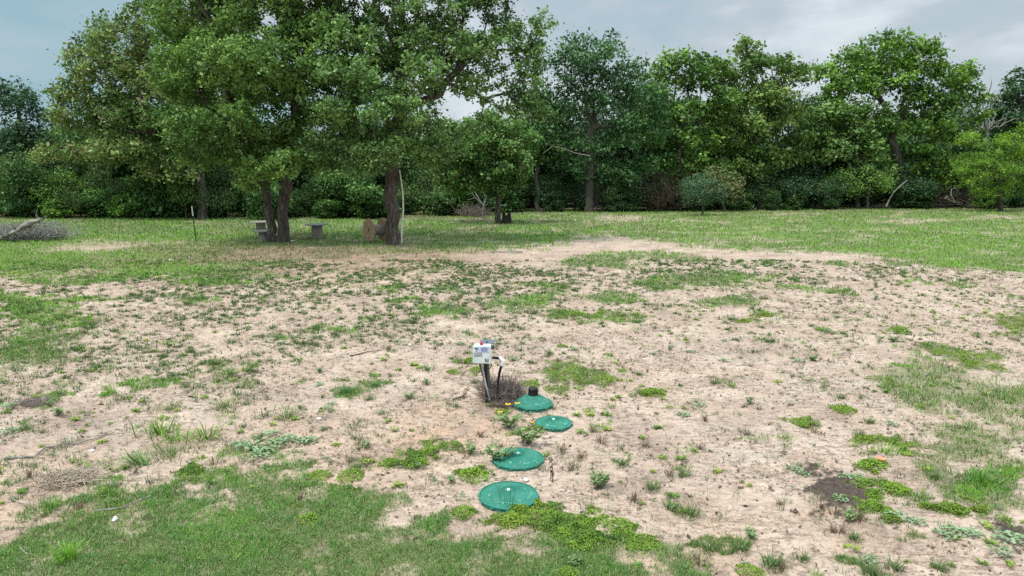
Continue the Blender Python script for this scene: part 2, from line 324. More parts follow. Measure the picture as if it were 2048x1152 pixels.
GREYP = [(1450,880,200,50,0,.5),(1650,780,160,40,0,.5),(1300,870,120,30,0,.4),(700,800,200,40,0,.35),(1450,700,200,30,0,.4),(300,840,250,50,-8,.45),(1400,950,120,30,0,.3),(1860,960,60,60,20,.4),(60,860,120,30,0,.4),(1000,700,200,20,0,.3)]
LAWN = [(-400,1200),(-400,1130),(0,1097),(60,1052),(130,1018),(230,990),(330,985),(450,958),(540,925),(600,930),(640,968),(700,1000),(780,1015),(850,1040),(900,1072),(1000,1085),(1080,1100),(1180,1100),(1300,1140),(1420,1200),(1420,2200),(-400,2200)]
FIELD = [(-3000,415),(-3000,560),(0,540),(120,530),(200,548),(420,548),(560,528),(700,512),(800,505),(880,506),(960,502),(1060,493),(1130,483),(1180,470),(1270,476),(1350,486),(1450,497),(1560,503),(1660,503),(1760,514),(1860,528),(1950,538),(2060,545),(2600,590),(5000,600),(5000,405),(1100,415)]
def ell(lst, px, py):
    r = np.zeros(px.shape)
    for (cx, cy, rx, ry, a, s) in lst:
        ca, sa = math.cos(R(a)), math.sin(R(a))
        dx = px - cx; dy = py - cy
        sel = (np.abs(dx) < 2.2 * max(rx, ry)) & (np.abs(dy) < 2.2 * max(rx, ry))
        if not sel.any(): continue
        u = (dx[sel] * ca + dy[sel] * sa) / rx; v = (-dx[sel] * sa + dy[sel] * ca) / ry
        q = np.sqrt(u * u + v * v)
        val = s * np.clip((1.5 - q) / .95, 0, 1)
        r[sel] = np.maximum(r[sel], val)
    return r
def poly(P, px, py, soft):
    ins = np.zeros(px.shape, bool); dist = np.full(px.shape, 1e9)
    n = len(P)
    for i in range(n):
        x0, y0 = P[i]; x1, y1 = P[(i + 1) % n]
        c = ((y0 > py) != (y1 > py)) & (px < (x1 - x0) * (py - y0) / ((y1 - y0) or 1e-9) + x0)
        ins ^= c
        ex, ey = x1 - x0, y1 - y0
        t = np.clip(((px - x0) * ex + (py - y0) * ey) / (ex * ex + ey * ey), 0, 1)
        dist = np.minimum(dist, np.hypot(px - x0 - t * ex, py - y0 - t * ey))
    return np.clip(.5 + np.where(ins, dist, -dist) / soft, 0, 1)
def warp(X, Y):
    a = .022 * np.maximum(Y, 4) + .05
    dx = (fbm(X * 1.5, Y * 1.5, 3, 4) - .5) * 2.6 * a + (fbm(X * 6, Y * 6, 31, 2) - .5) * .42
    dy = (fbm(X * 1.5, Y * 1.5, 9, 4) - .5) * 3.6 * a + (fbm(X * 6, Y * 6, 37, 2) - .5) * .5
    return X + dx, Y + dy
def cover(X, Y):
    Xw, Yw = warp(X, Y); px, py = to_px(Xw, Yw)
    nse = fbm(X * 2.6, Y * 2.6, 5, 4); big = fbm(X * .5, Y * .5, 8, 3); fine = fbm(X * 9, Y * 9, 12, 2)
    g = ell(G, px, py); b = ell(Bc, px, py); d = ell(D, px, py); s = ell(SAND, px, py); br = ell(BROWN, px, py)
    lawn = np.clip((poly(LAWN, px, py, 110) + (nse - .5) * 1.3 - .30) * 2.6, 0, 1); field = np.clip((poly(FIELD, px, py, 26) + (nse - .5) * 1.2 - .25) * 2.2, 0, 1)
    thr = lambda v, n, k=3.5: np.clip((v - (1 - n) * .62) * k, 0, 1)
    g = thr(g, nse) * np.clip(.35 + 2.4 * (fine - .28), 0, 1); d = thr(d, nse, 2.6) * .9; b = np.clip((b - (1 - nse) * .78) * 3.0, 0, 1) * np.clip(.25 + 2.2 * (fine - .28), 0, 1)
    hole = np.clip((fbm(X * 3.3, Y * 3.3, 77, 3) - .54 - .05 * (px < 560)) * 9, 0, 1)
    g = np.maximum(g, lawn * (1 - .62 * hole))
    fh = np.clip((fbm(X * .8, Y * 2.0, 55, 4) - .56) * 8, 0, 1)
    f = field * (1 - s) * (1 - .6 * fh) * (1 - .72 * br)
    g = np.maximum(g * (1 - s * .8), f)
    return dict(g=g, b=b, d=d, s=s, br=br * np.clip(nse * 1.9 - .2, 0, 1), lawn=lawn, field=field, px=px, py=py,
                damp=np.clip((ell(DAMP, px, py) - .42 + (nse - .5) * 1.1 + (fine - .5) * .5) * 6, 0, 1), red=ell(RED, px, py), grey=ell(GREYP, px, py), nse=nse, big=big, fine=fine)
def zg(X, Y):
    return (.06 * (fbm(X * .7, Y * .7, 21, 3) - .5) + .06 * (fbm(X * 3.2, Y * 3.2, 22, 3) - .5) + .032 * (fbm(X * 11, Y * 11, 24, 3) - .5)) * np.clip((45 - Y) / 20, .2, 1)

# ------------------------------------------------------------------ ground sheet
pys = np.concatenate([np.arange(1500, 700, -4.0), np.arange(700, 420, -3.0), np.arange(420, 350, -3.0), [346, 343, 340, 338]])
Ys = np.array([gxy(1024, p)[1] for p in pys]); Ys = np.concatenate([[-90, -40, -15, -5, 0, 1.2], Ys[Ys > 1.6], [1600.]])
us = np.concatenate([[-7, -4, -2.5, -1.8, -1.4], np.arange(-1.1, 1.1001, .0036), [1.4, 1.8, 2.5, 4, 7]])
wd = np.maximum(np.where(Ys < 3, 3 * cP + CAM_H * sP + np.abs(3 - Ys) * .8, Ys * cP + CAM_H * sP), 2)
GX = us[None] * wd[:, None]; GY = np.repeat(Ys[:, None], len(us), 1)
c = cover(GX.ravel(), GY.ravel())
zz = zg(GX.ravel(), GY.ravel())
zz += .035 * np.clip(c['damp'], 0, 1) * fbm(GX.ravel() * 9, GY.ravel() * 9, 91, 2)
# small burrow left of the control post
bx_, by_ = gxy(921, 783)
rr = np.hypot((GX.ravel() - bx_) / .13, (GY.ravel() - by_) / .12); zz += -.10 * np.exp(-rr ** 4) + .05 * np.exp(-(rr - 1.5) ** 2 * 4)
V = np.stack([GX.ravel(), GY.ravel(), zz], 1)
nr, ncx = GX.shape
i = np.arange(nr - 1)[:, None] * ncx + np.arange(ncx - 1)[None]
F = np.stack([i, i + 1, i + ncx + 1, i + ncx], -1).reshape(-1, 4)
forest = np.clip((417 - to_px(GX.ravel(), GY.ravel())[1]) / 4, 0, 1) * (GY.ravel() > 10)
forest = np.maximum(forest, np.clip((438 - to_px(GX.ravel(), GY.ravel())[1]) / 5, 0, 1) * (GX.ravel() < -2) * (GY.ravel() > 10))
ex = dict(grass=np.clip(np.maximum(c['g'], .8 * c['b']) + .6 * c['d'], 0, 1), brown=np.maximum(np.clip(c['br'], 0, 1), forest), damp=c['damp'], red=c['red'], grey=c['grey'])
def ground_mat():
    m, t, p, N, L = mat_base('sandy_soil')
    tc = N('ShaderNodeTexCoord'); V = tc.outputs['Object']
    def noise(s, d=5, r=.6, st=None):
        n = N('ShaderNodeTexNoise'); n.inputs['Scale'].default_value = s; n.inputs['Detail'].default_value = d; n.inputs['Roughness'].default_value = r
        if st:
            q = N('ShaderNodeMapping'); q.inputs['Scale'].default_value = st; q.inputs['Rotation'].default_value = (0, 0, .35); L(V, q.inputs[0]); L(q.outputs[0], n.inputs['Vector'])
        else: L(V, n.inputs['Vector'])
        return n.outputs['Fac']
    def ramp(f, stops):
        c = N('ShaderNodeValToRGB'); els = c.color_ramp.elements
        while len(els) > 1: els.remove(els[-1])
        for i, (pos, rgb) in enumerate(stops):
            q = els[0] if i == 0 else els.new(pos); q.position = pos; q.color = (*rgb, 1)
        L(f, c.inputs[0]); return c.outputs[0]
    def mix(f, a, b, mode='MIX', k=None):
        x = N('ShaderNodeMix'); x.data_type = 'RGBA'; x.blend_type = mode
        if isinstance(f, float): x.inputs[0].default_value = f
        else: L(f, x.inputs[0])
        for idx, v in ((6, a), (7, b)):
            if isinstance(v, tuple): x.inputs[idx].default_value = (*v, 1)
            else: L(v, x.inputs[idx])
        return x.outputs[2]
    def mul(a, b):
        x = N('ShaderNodeMath'); x.operation = 'MULTIPLY'; L(a, x.inputs[0])
        if isinstance(b, float): x.inputs[1].default_value = b
        else: L(b, x.inputs[1])
        return x.outputs[0]
    def attr(n):
        a = N('ShaderNodeAttribute'); a.attribute_name = n; return a.outputs['Fac']
    g = lambda v: (v, v, v)
    col = ramp(noise(.9, 6, .65), [(.28, (.27, .19, .15)), (.45, (.44, .325, .25)), (.66, (.56, .44, .348))])
    col = mix(mul(attr('red'), ramp(noise(1.8, 5), [(.35, g(0)), (.6, g(1))])), col, (.50, .31, .20))
    col = mix(mul(attr('grey'), ramp(noise(1.4, 5, .6, (1, 2.2, 1)), [(.42, g(0)), (.62, g(.8))])), col, (.32, .28, .25))
    # drifts of fine dark litter, grains and crusts
    rough_ = ramp(noise(1.7, 4, .6), [(.38, g(.4)), (.58, g(1))])
    col = mix(mul(rough_, ramp(noise(7, 6, .75, (1, 2.0, 1)), [(.46, g(0)), (.60, g(.95))])), col, (.19, .135, .10))
    col = mix(mul(rough_, ramp(noise(28, 5, .7), [(.53, g(0)), (.62, g(.85))])), col, (.15, .108, .08))
    col = mix(ramp(noise(16, 4, .7), [(.30, g(.6)), (.42, g(0))]), col, (.58, .48, .39))
    col = mix(ramp(noise(90, 3, .7), [(.36, g(.35)), (.46, g(0))]), col, (.26, .20, .155))
    gcol = ramp(noise(12, 5, .7), [(.3, (.04, .07, .016)), (.52, (.09, .145, .036)), (.75, (.20, .22, .09))])
    col = mix(mul(attr('grass'), ramp(noise(9, 5, .7), [(.25, g(.98)), (.75, g(.72))])), col, gcol)
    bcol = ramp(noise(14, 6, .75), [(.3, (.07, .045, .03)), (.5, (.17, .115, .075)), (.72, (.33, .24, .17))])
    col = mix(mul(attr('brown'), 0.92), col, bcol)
    dcol = ramp(noise(22, 5, .7), [(.35, (.045, .034, .028)), (.55, (.085, .062, .05)), (.75, (.15, .11, .085))])
    col = mix(attr('damp'), col, dcol)
    L(col, p.inputs['Base Color']); p.inputs['Roughness'].default_value = .95; p.inputs['Specular IOR Level'].default_value = .15
    b = N('ShaderNodeBump'); b.inputs['Strength'].default_value = .75; b.inputs['Distance'].default_value = .05
    b2 = N('ShaderNodeBump'); b2.inputs['Strength'].default_value = .45; b2.inputs['Distance'].default_value = .012
    L(noise(9, 7, .68), b.inputs['Height']); L(noise(45, 4, .7), b2.inputs['Height']); L(b.outputs[0], b2.inputs['Normal']); L(b2.outputs[0], p.inputs['Normal'])
    return m
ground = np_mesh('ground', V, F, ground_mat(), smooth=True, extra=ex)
tag(ground, 'pale sandy soil with thin grass, brown leaf litter and damp dirt', kind='structure')
# ------------------------------------------------------------------ ground vegetation
rng = np.random.default_rng(11)
def cam_depth(X, Y): return Y * cP + CAM_H * sP
def px_ground(n, y0=414, y1=1290, x0=-200, x1=2250):
    px = rng.uniform(x0, x1, n); py = rng.uniform(y0, y1, n)
    t = CAM_H / (sP - cP * (576 - py) / FPX)
    return (px - 1024) / FPX * t, (cP + sP * (576 - py) / FPX) * t
def unit(v): return v / (np.linalg.norm(v, axis=-1, keepdims=True) + 1e-9)
def blades(P, h, wd, lean, az, col):
    """bent two-segment blades: 5 vertices, 3 triangles"""
    n = len(P); d = np.stack([np.cos(az), np.sin(az), np.zeros(n)], 1); s = np.stack([-np.sin(az), np.cos(az), np.zeros(n)], 1)
    tw = rng.uniform(-1.2, 1.2, n)[:, None]; s = s * np.cos(tw) + d * np.sin(tw)
    h = h[:, None]; wd = wd[:, None]; ln = lean[:, None]; up = np.array([[0, 0, 1.0]])
    m = P + up * h * .6 * np.cos(ln * .6) + d * h * .55 * np.sin(ln * .6)
    tp = m + up * h * .45 * np.cos(ln * 1.6) + d * h * .45 * np.sin(ln * 1.6)
    V = np.stack([P - s * wd * .5, P + s * wd * .5, m - s * wd * .42, m + s * wd * .42, tp], 1)
    F = np.array([[0, 1, 3], [0, 3, 2], [2, 3, 4]])[None] + np.arange(n)[:, None, None] * 5
    return V.reshape(-1, 3), F.reshape(-1, 3), np.repeat(col, 5, 0)
def leaves(P, Nn, A, ln, wd, col):
    """one rhombic leaf per point, slightly folded"""
    n = len(P); Nn = unit(Nn); A = unit(A - Nn * (A * Nn).sum(1, keepdims=True)); B = np.cross(Nn, A)
    ln = np.broadcast_to(ln, n)[:, None]; wd = np.broadcast_to(wd, n)[:, None]
    V = np.stack([P - A * ln * .5, P + B * wd * .5 + A * ln * .06, P + A * ln * .5, P - B * wd * .5 + A * ln * .06], 1)
    F = np.arange(4)[None] + np.arange(n)[:, None] * 4
    return V.reshape(-1, 3), F, np.repeat(col, 4, 0)
def mixc(a, b, f): return np.asarray(a)[None] * (1 - f[:, None]) + np.asarray(b)[None] * f[:, None]
C_DRY, C_OLV, C_GRN, C_BRT, C_DEEP = (.40, .35, .21), (.155, .215, .058), (.082, .215, .034), (.20, .39, .035), (.045, .115, .030)

# grass over the lawn, the field and the patches
X, Y = px_ground(1560000, x0=-750, x1=2750)
c = cover(X, Y)
u = rng.random(len(X))
pg = np.clip(c['g'], 0, 1) * np.clip(.35 + 1.2 * c['nse'], .3, 1)
acc_g = Acc(); acc_d = Acc()
def grass_set(sel, kind):
    x, y = X[sel], Y[sel]; n = len(x); dp = cam_depth(x, y); nse = c['nse'][sel]; big = c['big'][sel]; fine = c['fine'][sel]
    far = np.clip((dp - 8) / 30, 0, 1)
    wdt = np.maximum(.0045, dp / FPX * 1.15) * rng.uniform(.7, 1.3, n)
    v = np.clip((nse - .5) * 2.6 + (big - .5) * 3.0 + .45 + .1 * far + rng.normal(0, .20, n), 0, 1)
    col = mixc(C_OLV, C_GRN, np.clip(v * 1.6, 0, 1)); col = col * (1 - np.clip(v * 2 - 1.3, 0, 1)[:, None]) + np.array(C_BRT)[None] * np.clip(v * 2 - 1.3, 0, 1)[:, None]
    lw = c['lawn'][sel]
    lm = np.array([.125, .255, .062])[None]; k_ = (.5 * lw)[:, None]; col = col * (1 - k_) + lm * k_
    h = (rng.uniform(.03, .065, n) * (1 + 1.1 * far) + .045 * far) * (.8 + .5 * nse)
    h = np.minimum(h, .17)
    # the near edge at left, and the open field, have brighter green blades
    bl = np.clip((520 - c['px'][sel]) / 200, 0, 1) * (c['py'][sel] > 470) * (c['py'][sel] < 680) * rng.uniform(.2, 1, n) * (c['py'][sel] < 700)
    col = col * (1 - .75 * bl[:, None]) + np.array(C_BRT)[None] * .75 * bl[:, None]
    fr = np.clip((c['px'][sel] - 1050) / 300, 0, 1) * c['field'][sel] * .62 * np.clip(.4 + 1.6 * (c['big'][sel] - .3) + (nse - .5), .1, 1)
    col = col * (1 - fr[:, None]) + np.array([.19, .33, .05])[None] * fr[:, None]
    br = c['br'][sel][:, None] * .75; col = col * (1 - br) + np.array([.12, .10, .05])[None] * br
    dry = (rng.random(n) < (.07 + .20 * lw if kind == 'g' else .42) + .3 * np.clip(.5 - nse, 0, 1) + .2 * np.clip((fine - .55) * 4, 0, 1) * lw)
    col[dry] = np.array(C_DRY) * rng.uniform(.6, 1.15, (dry.sum(), 1))
    if kind == 'd':
        col[~dry] = mixc(C_OLV, C_GRN, rng.random((~dry).sum())) * rng.uniform(.8, 1.3, ((~dry).sum(), 1)); h = h * 1.5
    h = np.where(dry, h * .8, h)
    col = col * rng.uniform(.75, 1.3, (n, 1))
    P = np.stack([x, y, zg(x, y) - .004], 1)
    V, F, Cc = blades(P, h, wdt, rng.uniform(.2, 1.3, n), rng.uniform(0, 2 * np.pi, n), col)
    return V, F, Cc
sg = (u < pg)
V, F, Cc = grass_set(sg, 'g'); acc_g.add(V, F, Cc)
sdd = (~sg) & (rng.random(len(X)) < c['d'] * .6 * np.clip(c['nse'] * 1.6 - .2, 0, 1) + .12 * c['br'] * (c['py'] > 470))
V, F, Cc = grass_set(sdd, 'd'); acc_d.add(V, F, Cc)
# low bright spreading weed
sb = (u < c['b'] * 1.0); x, y = X[sb], Y[sb]
rep = 3; x = np.repeat(x, rep) + rng.normal(0, .02, len(x) * rep); y = np.repeat(y, rep) + rng.normal(0, .02, len(y) * rep); n = len(x)
bq = cover(x, y); hh = np.clip(bq['b'], 0, 1) * .06 * (.35 + .9 * fbm(x * 7, y * 7, 61, 2)) * rng.random(n) ** .4 + .01
dp = cam_depth(x, y); v = np.clip(fbm(x * 4, y * 4, 63, 3) * 1.9 - .45 + rng.normal(0, .12, n), 0, 1)
col = mixc((.075, .15, .022), (.21, .325, .035), v); ol = np.clip(fbm(x * 1.3, y * 1.3, 65, 2) * 3 - 1.5, 0, 1)[:, None] * .4; col = col * (1 - ol) + np.array([.24, .27, .05])[None] * ol; col *= rng.uniform(.7, 1.25, (n, 1))
Nn = unit(rng.normal(size=(n, 3)) * .6 + [0, 0, .9])
V, F, Cc = leaves(np.stack([x, y, zg(x, y) + hh], 1), Nn, rng.normal(size=(n, 3)), np.maximum(.022, dp / FPX * 2.2), np.maximum(.016, dp / FPX * 1.8), col)
acc_b = Acc(); acc_b.add(V, F, Cc)

# small tufts and weeds over the open sand: parts of the ground cover that nobody could count
def sand_pts(n, ymax=27, dens=None):
    y = rng.uniform(4.6, ymax, n); x = rng.uniform(-1.05, 1.05, n) * (y * .78 + 1.2)
    acc = rng.random(n) < (y * .78 + 1.2) / (ymax * .78 + 1.2); x, y = x[acc], y[acc]
    q = cover(x, y); k = rng.random(len(x)) < (1 - .85 * q['lawn']) * (1 - .7 * q['field']) * (1 - .9 * q['damp'])
    if dens is not None: k &= rng.random(len(x)) < dens(x, y, q)
    return x[k], y[k]
def cluster_d(s, lo, k): return lambda x, y, q: np.clip((fbm(x * s, y * s, 101 + int(s * 10), 3) - lo) * k, .02, 1)
def tufts(acc, x, y, nb, hr, spread, colf, lean=(.2, 1.1), wmin=.004):
    nbs = rng.integers(nb[0], nb[1] + 1, len(x)); size = rng.uniform(.55, 1.35, len(x)) ** 1.3
    X_ = np.repeat(x, nbs); Y_ = np.repeat(y, nbs); S = np.repeat(size, nbs); n = len(X_)
    az = rng.uniform(0, 2 * np.pi, n); r = np.abs(rng.normal(0, 1, n)) * spread * S
    X_ = X_ + r * np.cos(az); Y_ = Y_ + r * np.sin(az); dp = cam_depth(X_, Y_)
    tone = np.repeat(rng.random(len(x)), nbs); col = colf(tone, n) * rng.uniform(.7, 1.3, (n, 1))
    h = rng.uniform(hr[0], hr[1], n) * S
    V, F, Cc = blades(np.stack([X_, Y_, zg(X_, Y_) - .003], 1), h, np.maximum(wmin, dp / FPX * .8) * rng.uniform(.7, 1.2, n), rng.uniform(*lean, n), az + rng.normal(0, .5, n), col)
    acc.add(V, F, Cc)
def rosettes(acc, x, y, nl, rad, colf, hz=.03):
    nls = rng.integers(nl[0], nl[1] + 1, len(x)); size = rng.uniform(.5, 1.4, len(x))
    X_ = np.repeat(x, nls); Y_ = np.repeat(y, nls); S = np.repeat(size, nls); n = len(X_); az = rng.uniform(0, 2 * np.pi, n)
    r = rad * S * rng.uniform(.2, 1, n); d = np.stack([np.cos(az), np.sin(az), rng.uniform(-.2, .7, n)], 1)
    P = np.stack([X_ + r * np.cos(az), Y_ + r * np.sin(az), zg(X_, Y_) + hz * S * rng.random(n) + .008], 1)
    dp = cam_depth(X_, Y_); tone = np.repeat(rng.random(len(x)), nls); col = colf(tone, n) * rng.uniform(.75, 1.25, (n, 1))
    Nn = np.stack([-.3 * np.cos(az), -.3 * np.sin(az), np.ones(n)], 1) + rng.normal(0, .35, (n, 3))
    V, F, Cc = leaves(P, Nn, d, np.maximum(rad * .8 * S, dp / FPX * 1.8), np.maximum(rad * .38 * S, dp / FPX * 1.1), col); acc.add(V, F, Cc)
cg = lambda a, b: (lambda t, n: mixc(a, b, t))
x, y = sand_pts(36000, 26, lambda x, y, q: np.clip((fbm(x * .7, y * .7, 131, 3) - .42) * 5, .05, 1) * np.clip(.42 + (800 - q['px']) / 1000 + (y - 9) * .06, .2, 1))
tufts(acc_g, x, y, (10, 34), (.035, .085), .045, cg((.10, .125, .045), (.06, .165, .032)))
# larger leafy tufts, clumped together
x, y = sand_pts(6000, 25, lambda x, y, q: np.clip((fbm(x * .55, y * .55, 231, 3) - .45) * 6, .05, 1) * np.clip(.45 + (900 - q['px']) / 1200 + (y - 9) * .05, .18, 1) * .5)
tufts(acc_g, x, y, (30, 80), (.04, .11), .075, cg((.075, .105, .035), (.06, .165, .03)))
x, y = sand_pts(19000, 24, lambda x, y, q: np.clip((fbm(x * .8, y * .8, 141, 3) - .40) * 5, .05, .8))
tufts(acc_d, x, y, (8, 22), (.03, .08), .04, cg((.20, .16, .11), (.17, .18, .09)), (.5, 1.5))
x, y = sand_pts(14000, 24, lambda x, y, q: np.clip((fbm(x * .9, y * .9, 151, 3) - .42) * 5, .04, .8))
rosettes(acc_g, x, y, (5, 12), .035, cg((.10, .16, .075), (.20, .26, .14)))
x, y = sand_pts(3600, 24, lambda x, y, q: np.clip((fbm(x * .6, y * .6, 161, 3) - .46) * 6, .03, .9))
rosettes(acc_b, x, y, (14, 40), .055, cg((.10, .19, .025), (.26, .34, .05)), .025)
# sprigs standing through the lawn
y = rng.uniform(4.4, 8.2, 900); x = rng.uniform(-6.2, 3.2, 900); k = cover(x, y)['lawn'] > .6
tufts(acc_g, x[k], y[k], (10, 22), (.05, .09), .03, cg(C_GRN, (.13, .30, .045)), (.1, .8))
grass = acc_g.build('grass', M_GRASS); tag(grass, 'short green grass on the lawn, the open field and the sandy ground', 'grass', kind='stuff')
dryg = acc_d.build('dry_grass', M_GRASS); tag(dryg, 'olive and straw coloured dry grass in loose patches on the sand', 'grass', kind='stuff')
bw = acc_b.build('ground_cover', M_GRASS); tag(bw, 'bright yellow-green creeping ground cover in low mats', 'ground cover', kind='stuff')

# crumbled dark soil on the damp patches
acc_s = Acc(); qx, qy = px_ground(60000, 900, 1120, 1450, 2150); k = rng.random(len(qx)) < cover(qx, qy)['damp'] * .16; qx, qy = qx[k], qy[k]
for x, y, z in zip(qx, qy, zg(qx, qy)):
    s = rng.lognormal(0, .45) * .008; q = np.array([[0, 0, 1], [1, 0, -.5], [0, 1, -.5], [-1, 0, -.5], [0, -1, -.5]]) * s * rng.uniform(.6, 1.4, (5, 1)) + [x, y, z + s * .5 + .015]
    acc_s.add(q, np.array([[0, 1, 2], [0, 2, 3], [0, 3, 4], [0, 4, 1]]))
o_ = acc_s.build('damp_soil', noisy_mat('damp_clods', [(.35, (.04, .03, .025)), (.6, (.11, .08, .062))], 22, .95)); tag(o_, 'dark damp crumbly soil on the sand at the right', 'soil', kind='stuff')
# litter: bits of twig, leaf and bark
acc_l = Acc()
x, y = sand_pts(105000, 26, lambda x, y, q: np.clip((fbm(x * 1.1, y * 1.1, 171, 4) - .36) * 4.5, .08, 1)); n = len(x)
dp = cam_depth(x, y); col = mixc((.05, .033, .022), (.24, .17, .12), rng.random(n) ** 1.3)
az = rng.normal(.15, .9, n); ax = np.stack([np.cos(az), np.sin(az), rng.normal(0, .12, n)], 1)
s = rng.lognormal(0, .5, n)
V, F, Cc = leaves(np.stack([x, y, zg(x, y) + .006 + .01 * rng.random(n)], 1), np.array([[0, -.3, 1.0]]) + rng.normal(0, .45, (n, 3)), ax, np.clip(.03 * s, dp / FPX * 1.9, .15), np.clip(.012 * s, dp / FPX * 1.0, .045), col); acc_l.add(V, F, Cc)
# fine straws
x, y = sand_pts(15000, 16, lambda x, y, q: np.clip((fbm(x * .9, y * .9, 181, 3) - .44) * 6, .04, 1)); n = len(x)
az = rng.normal(.3, .7, n); ax = np.stack([np.cos(az), np.sin(az), rng.normal(0, .1, n)], 1); dp = cam_depth(x, y)
col = mixc((.12, .085, .06), (.42, .34, .25), rng.random(n))
V, F, Cc = leaves(np.stack([x, y, zg(x, y) + .008 + .015 * rng.random(n)], 1), np.array([[0, -.3, 1.0]]) + rng.normal(0, .5, (n, 3)), ax, rng.uniform(.06, .22, n), np.maximum(.0035, dp / FPX * .55), col); acc_l.add(V, F, Cc)
# brown leaves under the oaks and under the forest edge
px_, py_ = rng.uniform(-100, 1000, 30000), rng.uniform(462, 560, 30000)
t = CAM_H / (sP - cP * (576 - py_) / FPX); x = (px_ - 1024) / FPX * t; y = (cP + sP * (576 - py_) / FPX) * t
k = rng.random(len(x)) < cover(x, y)['br'] * .6; x, y = x[k], y[k]; n = len(x); dp = cam_depth(x, y)
col = mixc((.10, .06, .035), (.30, .19, .12), rng.random(n))
V, F, Cc = leaves(np.stack([x, y, zg(x, y) + .02 * rng.random(n) + .01], 1), np.array([[0, -.2, 1.0]]) + rng.normal(0, .5, (n, 3)), rng.normal(size=(n, 3)), dp / FPX * 1.7, dp / FPX * 1.1, col); acc_l.add(V, F, Cc)
litter = acc_l.build('plant_litter', M_GRASS); tag(litter, 'fine brown twigs, straws and dead leaves strewn over the sand', 'plant litter', kind='stuff')
# ------------------------------------------------------------------ trees
def sample_blobs(blobs, spacing, rg, shell=.45, nmax=3000, zmin=1.2, lobe=0):
    vol = np.array([b[1][0] * b[1][1] * b[1][2] * 4.19 * b[2] for b in blobs]); n = int(vol.sum() / spacing ** 3 * 5) + 50
    k = rg.choice(len(blobs), n, p=vol / vol.sum())
    c = np.array([b[0] for b in blobs])[k]; r = np.array([b[1] for b in blobs])[k]
    d = unit(rg.normal(size=(n, 3))); q = rg.random(n) ** shell * rg.uniform(.86, 1.10, n)
    P = c + d * r * q[:, None]; P = P[P[:, 2] > zmin]
    if lobe:
        lc = []
        for p in P[:6000]:
            if not lc or ((np.array(lc) - p) ** 2).sum(1).min() > lobe ** 2: lc.append(p)
            if len(lc) > 400: break
        lc = np.array(lc); dd = np.concatenate([((((P[i:i + 2000, None] - lc[None]) * [1, 1, 1.35]) ** 2).sum(2)).min(1) for i in range(0, len(P), 2000)])
        P = P[dd < (lobe * .60) ** 2]
    keep = np.empty((0, 3)); out = []; buf = np.zeros((nmax, 3)); m = 0
    for p in P:
        if m and ((buf[:m] - p) ** 2).sum(1).min() < spacing ** 2: continue
        buf[m] = p; m += 1
        if m >= nmax: break
    return buf[:m].copy()
def grow(trunks, pts, bf=.35):
    """balanced spanning tree from the trunk nodes through all crown points"""
    nodes = []; par = []; path = []
    for tr, start in trunks:
        prev = -1 if start is None else start
        for k, p in enumerate(tr):
            nodes.append(p); par.append(prev if (k or prev >= 0) else -1)
            pl = 0 if not k and prev < 0 else (path[par[-1]] + np.linalg.norm(np.array(p) - nodes[par[-1]]) * .35)
            path.append(pl); prev = len(nodes) - 1
    K = len(nodes); A = np.array(nodes, float)
    ok = np.zeros(K, bool)
    for j, p in enumerate(nodes): ok[j] = p[2] > .45 * max(q[2] for q in nodes) or j == K - 1
    N_ = len(pts); best = np.full(N_, 1e9); bp = np.zeros(N_, int); path = list(path)
    for j in range(K):
        if not ok[j]: continue
        cst = np.linalg.norm(pts - A[j], axis=1) + bf * path[j]; u_ = cst < best; best[u_] = cst[u_]; bp[u_] = j
    allp = [*A]; done = np.zeros(N_, bool)
    for _ in range(N_):
        i = int(np.argmin(np.where(done, 1e9, best))); done[i] = True
        j = bp[i]; L_ = path[j] + np.linalg.norm(pts[i] - allp[j]); idx = len(allp)
        allp.append(pts[i]); par.append(j); path.append(L_)
        cst = np.linalg.norm(pts - pts[i], axis=1) + bf * L_; u_ = (cst < best) & ~done; best[u_] = cst[u_]; bp[u_] = idx
    return np.array(allp), np.array(par), K
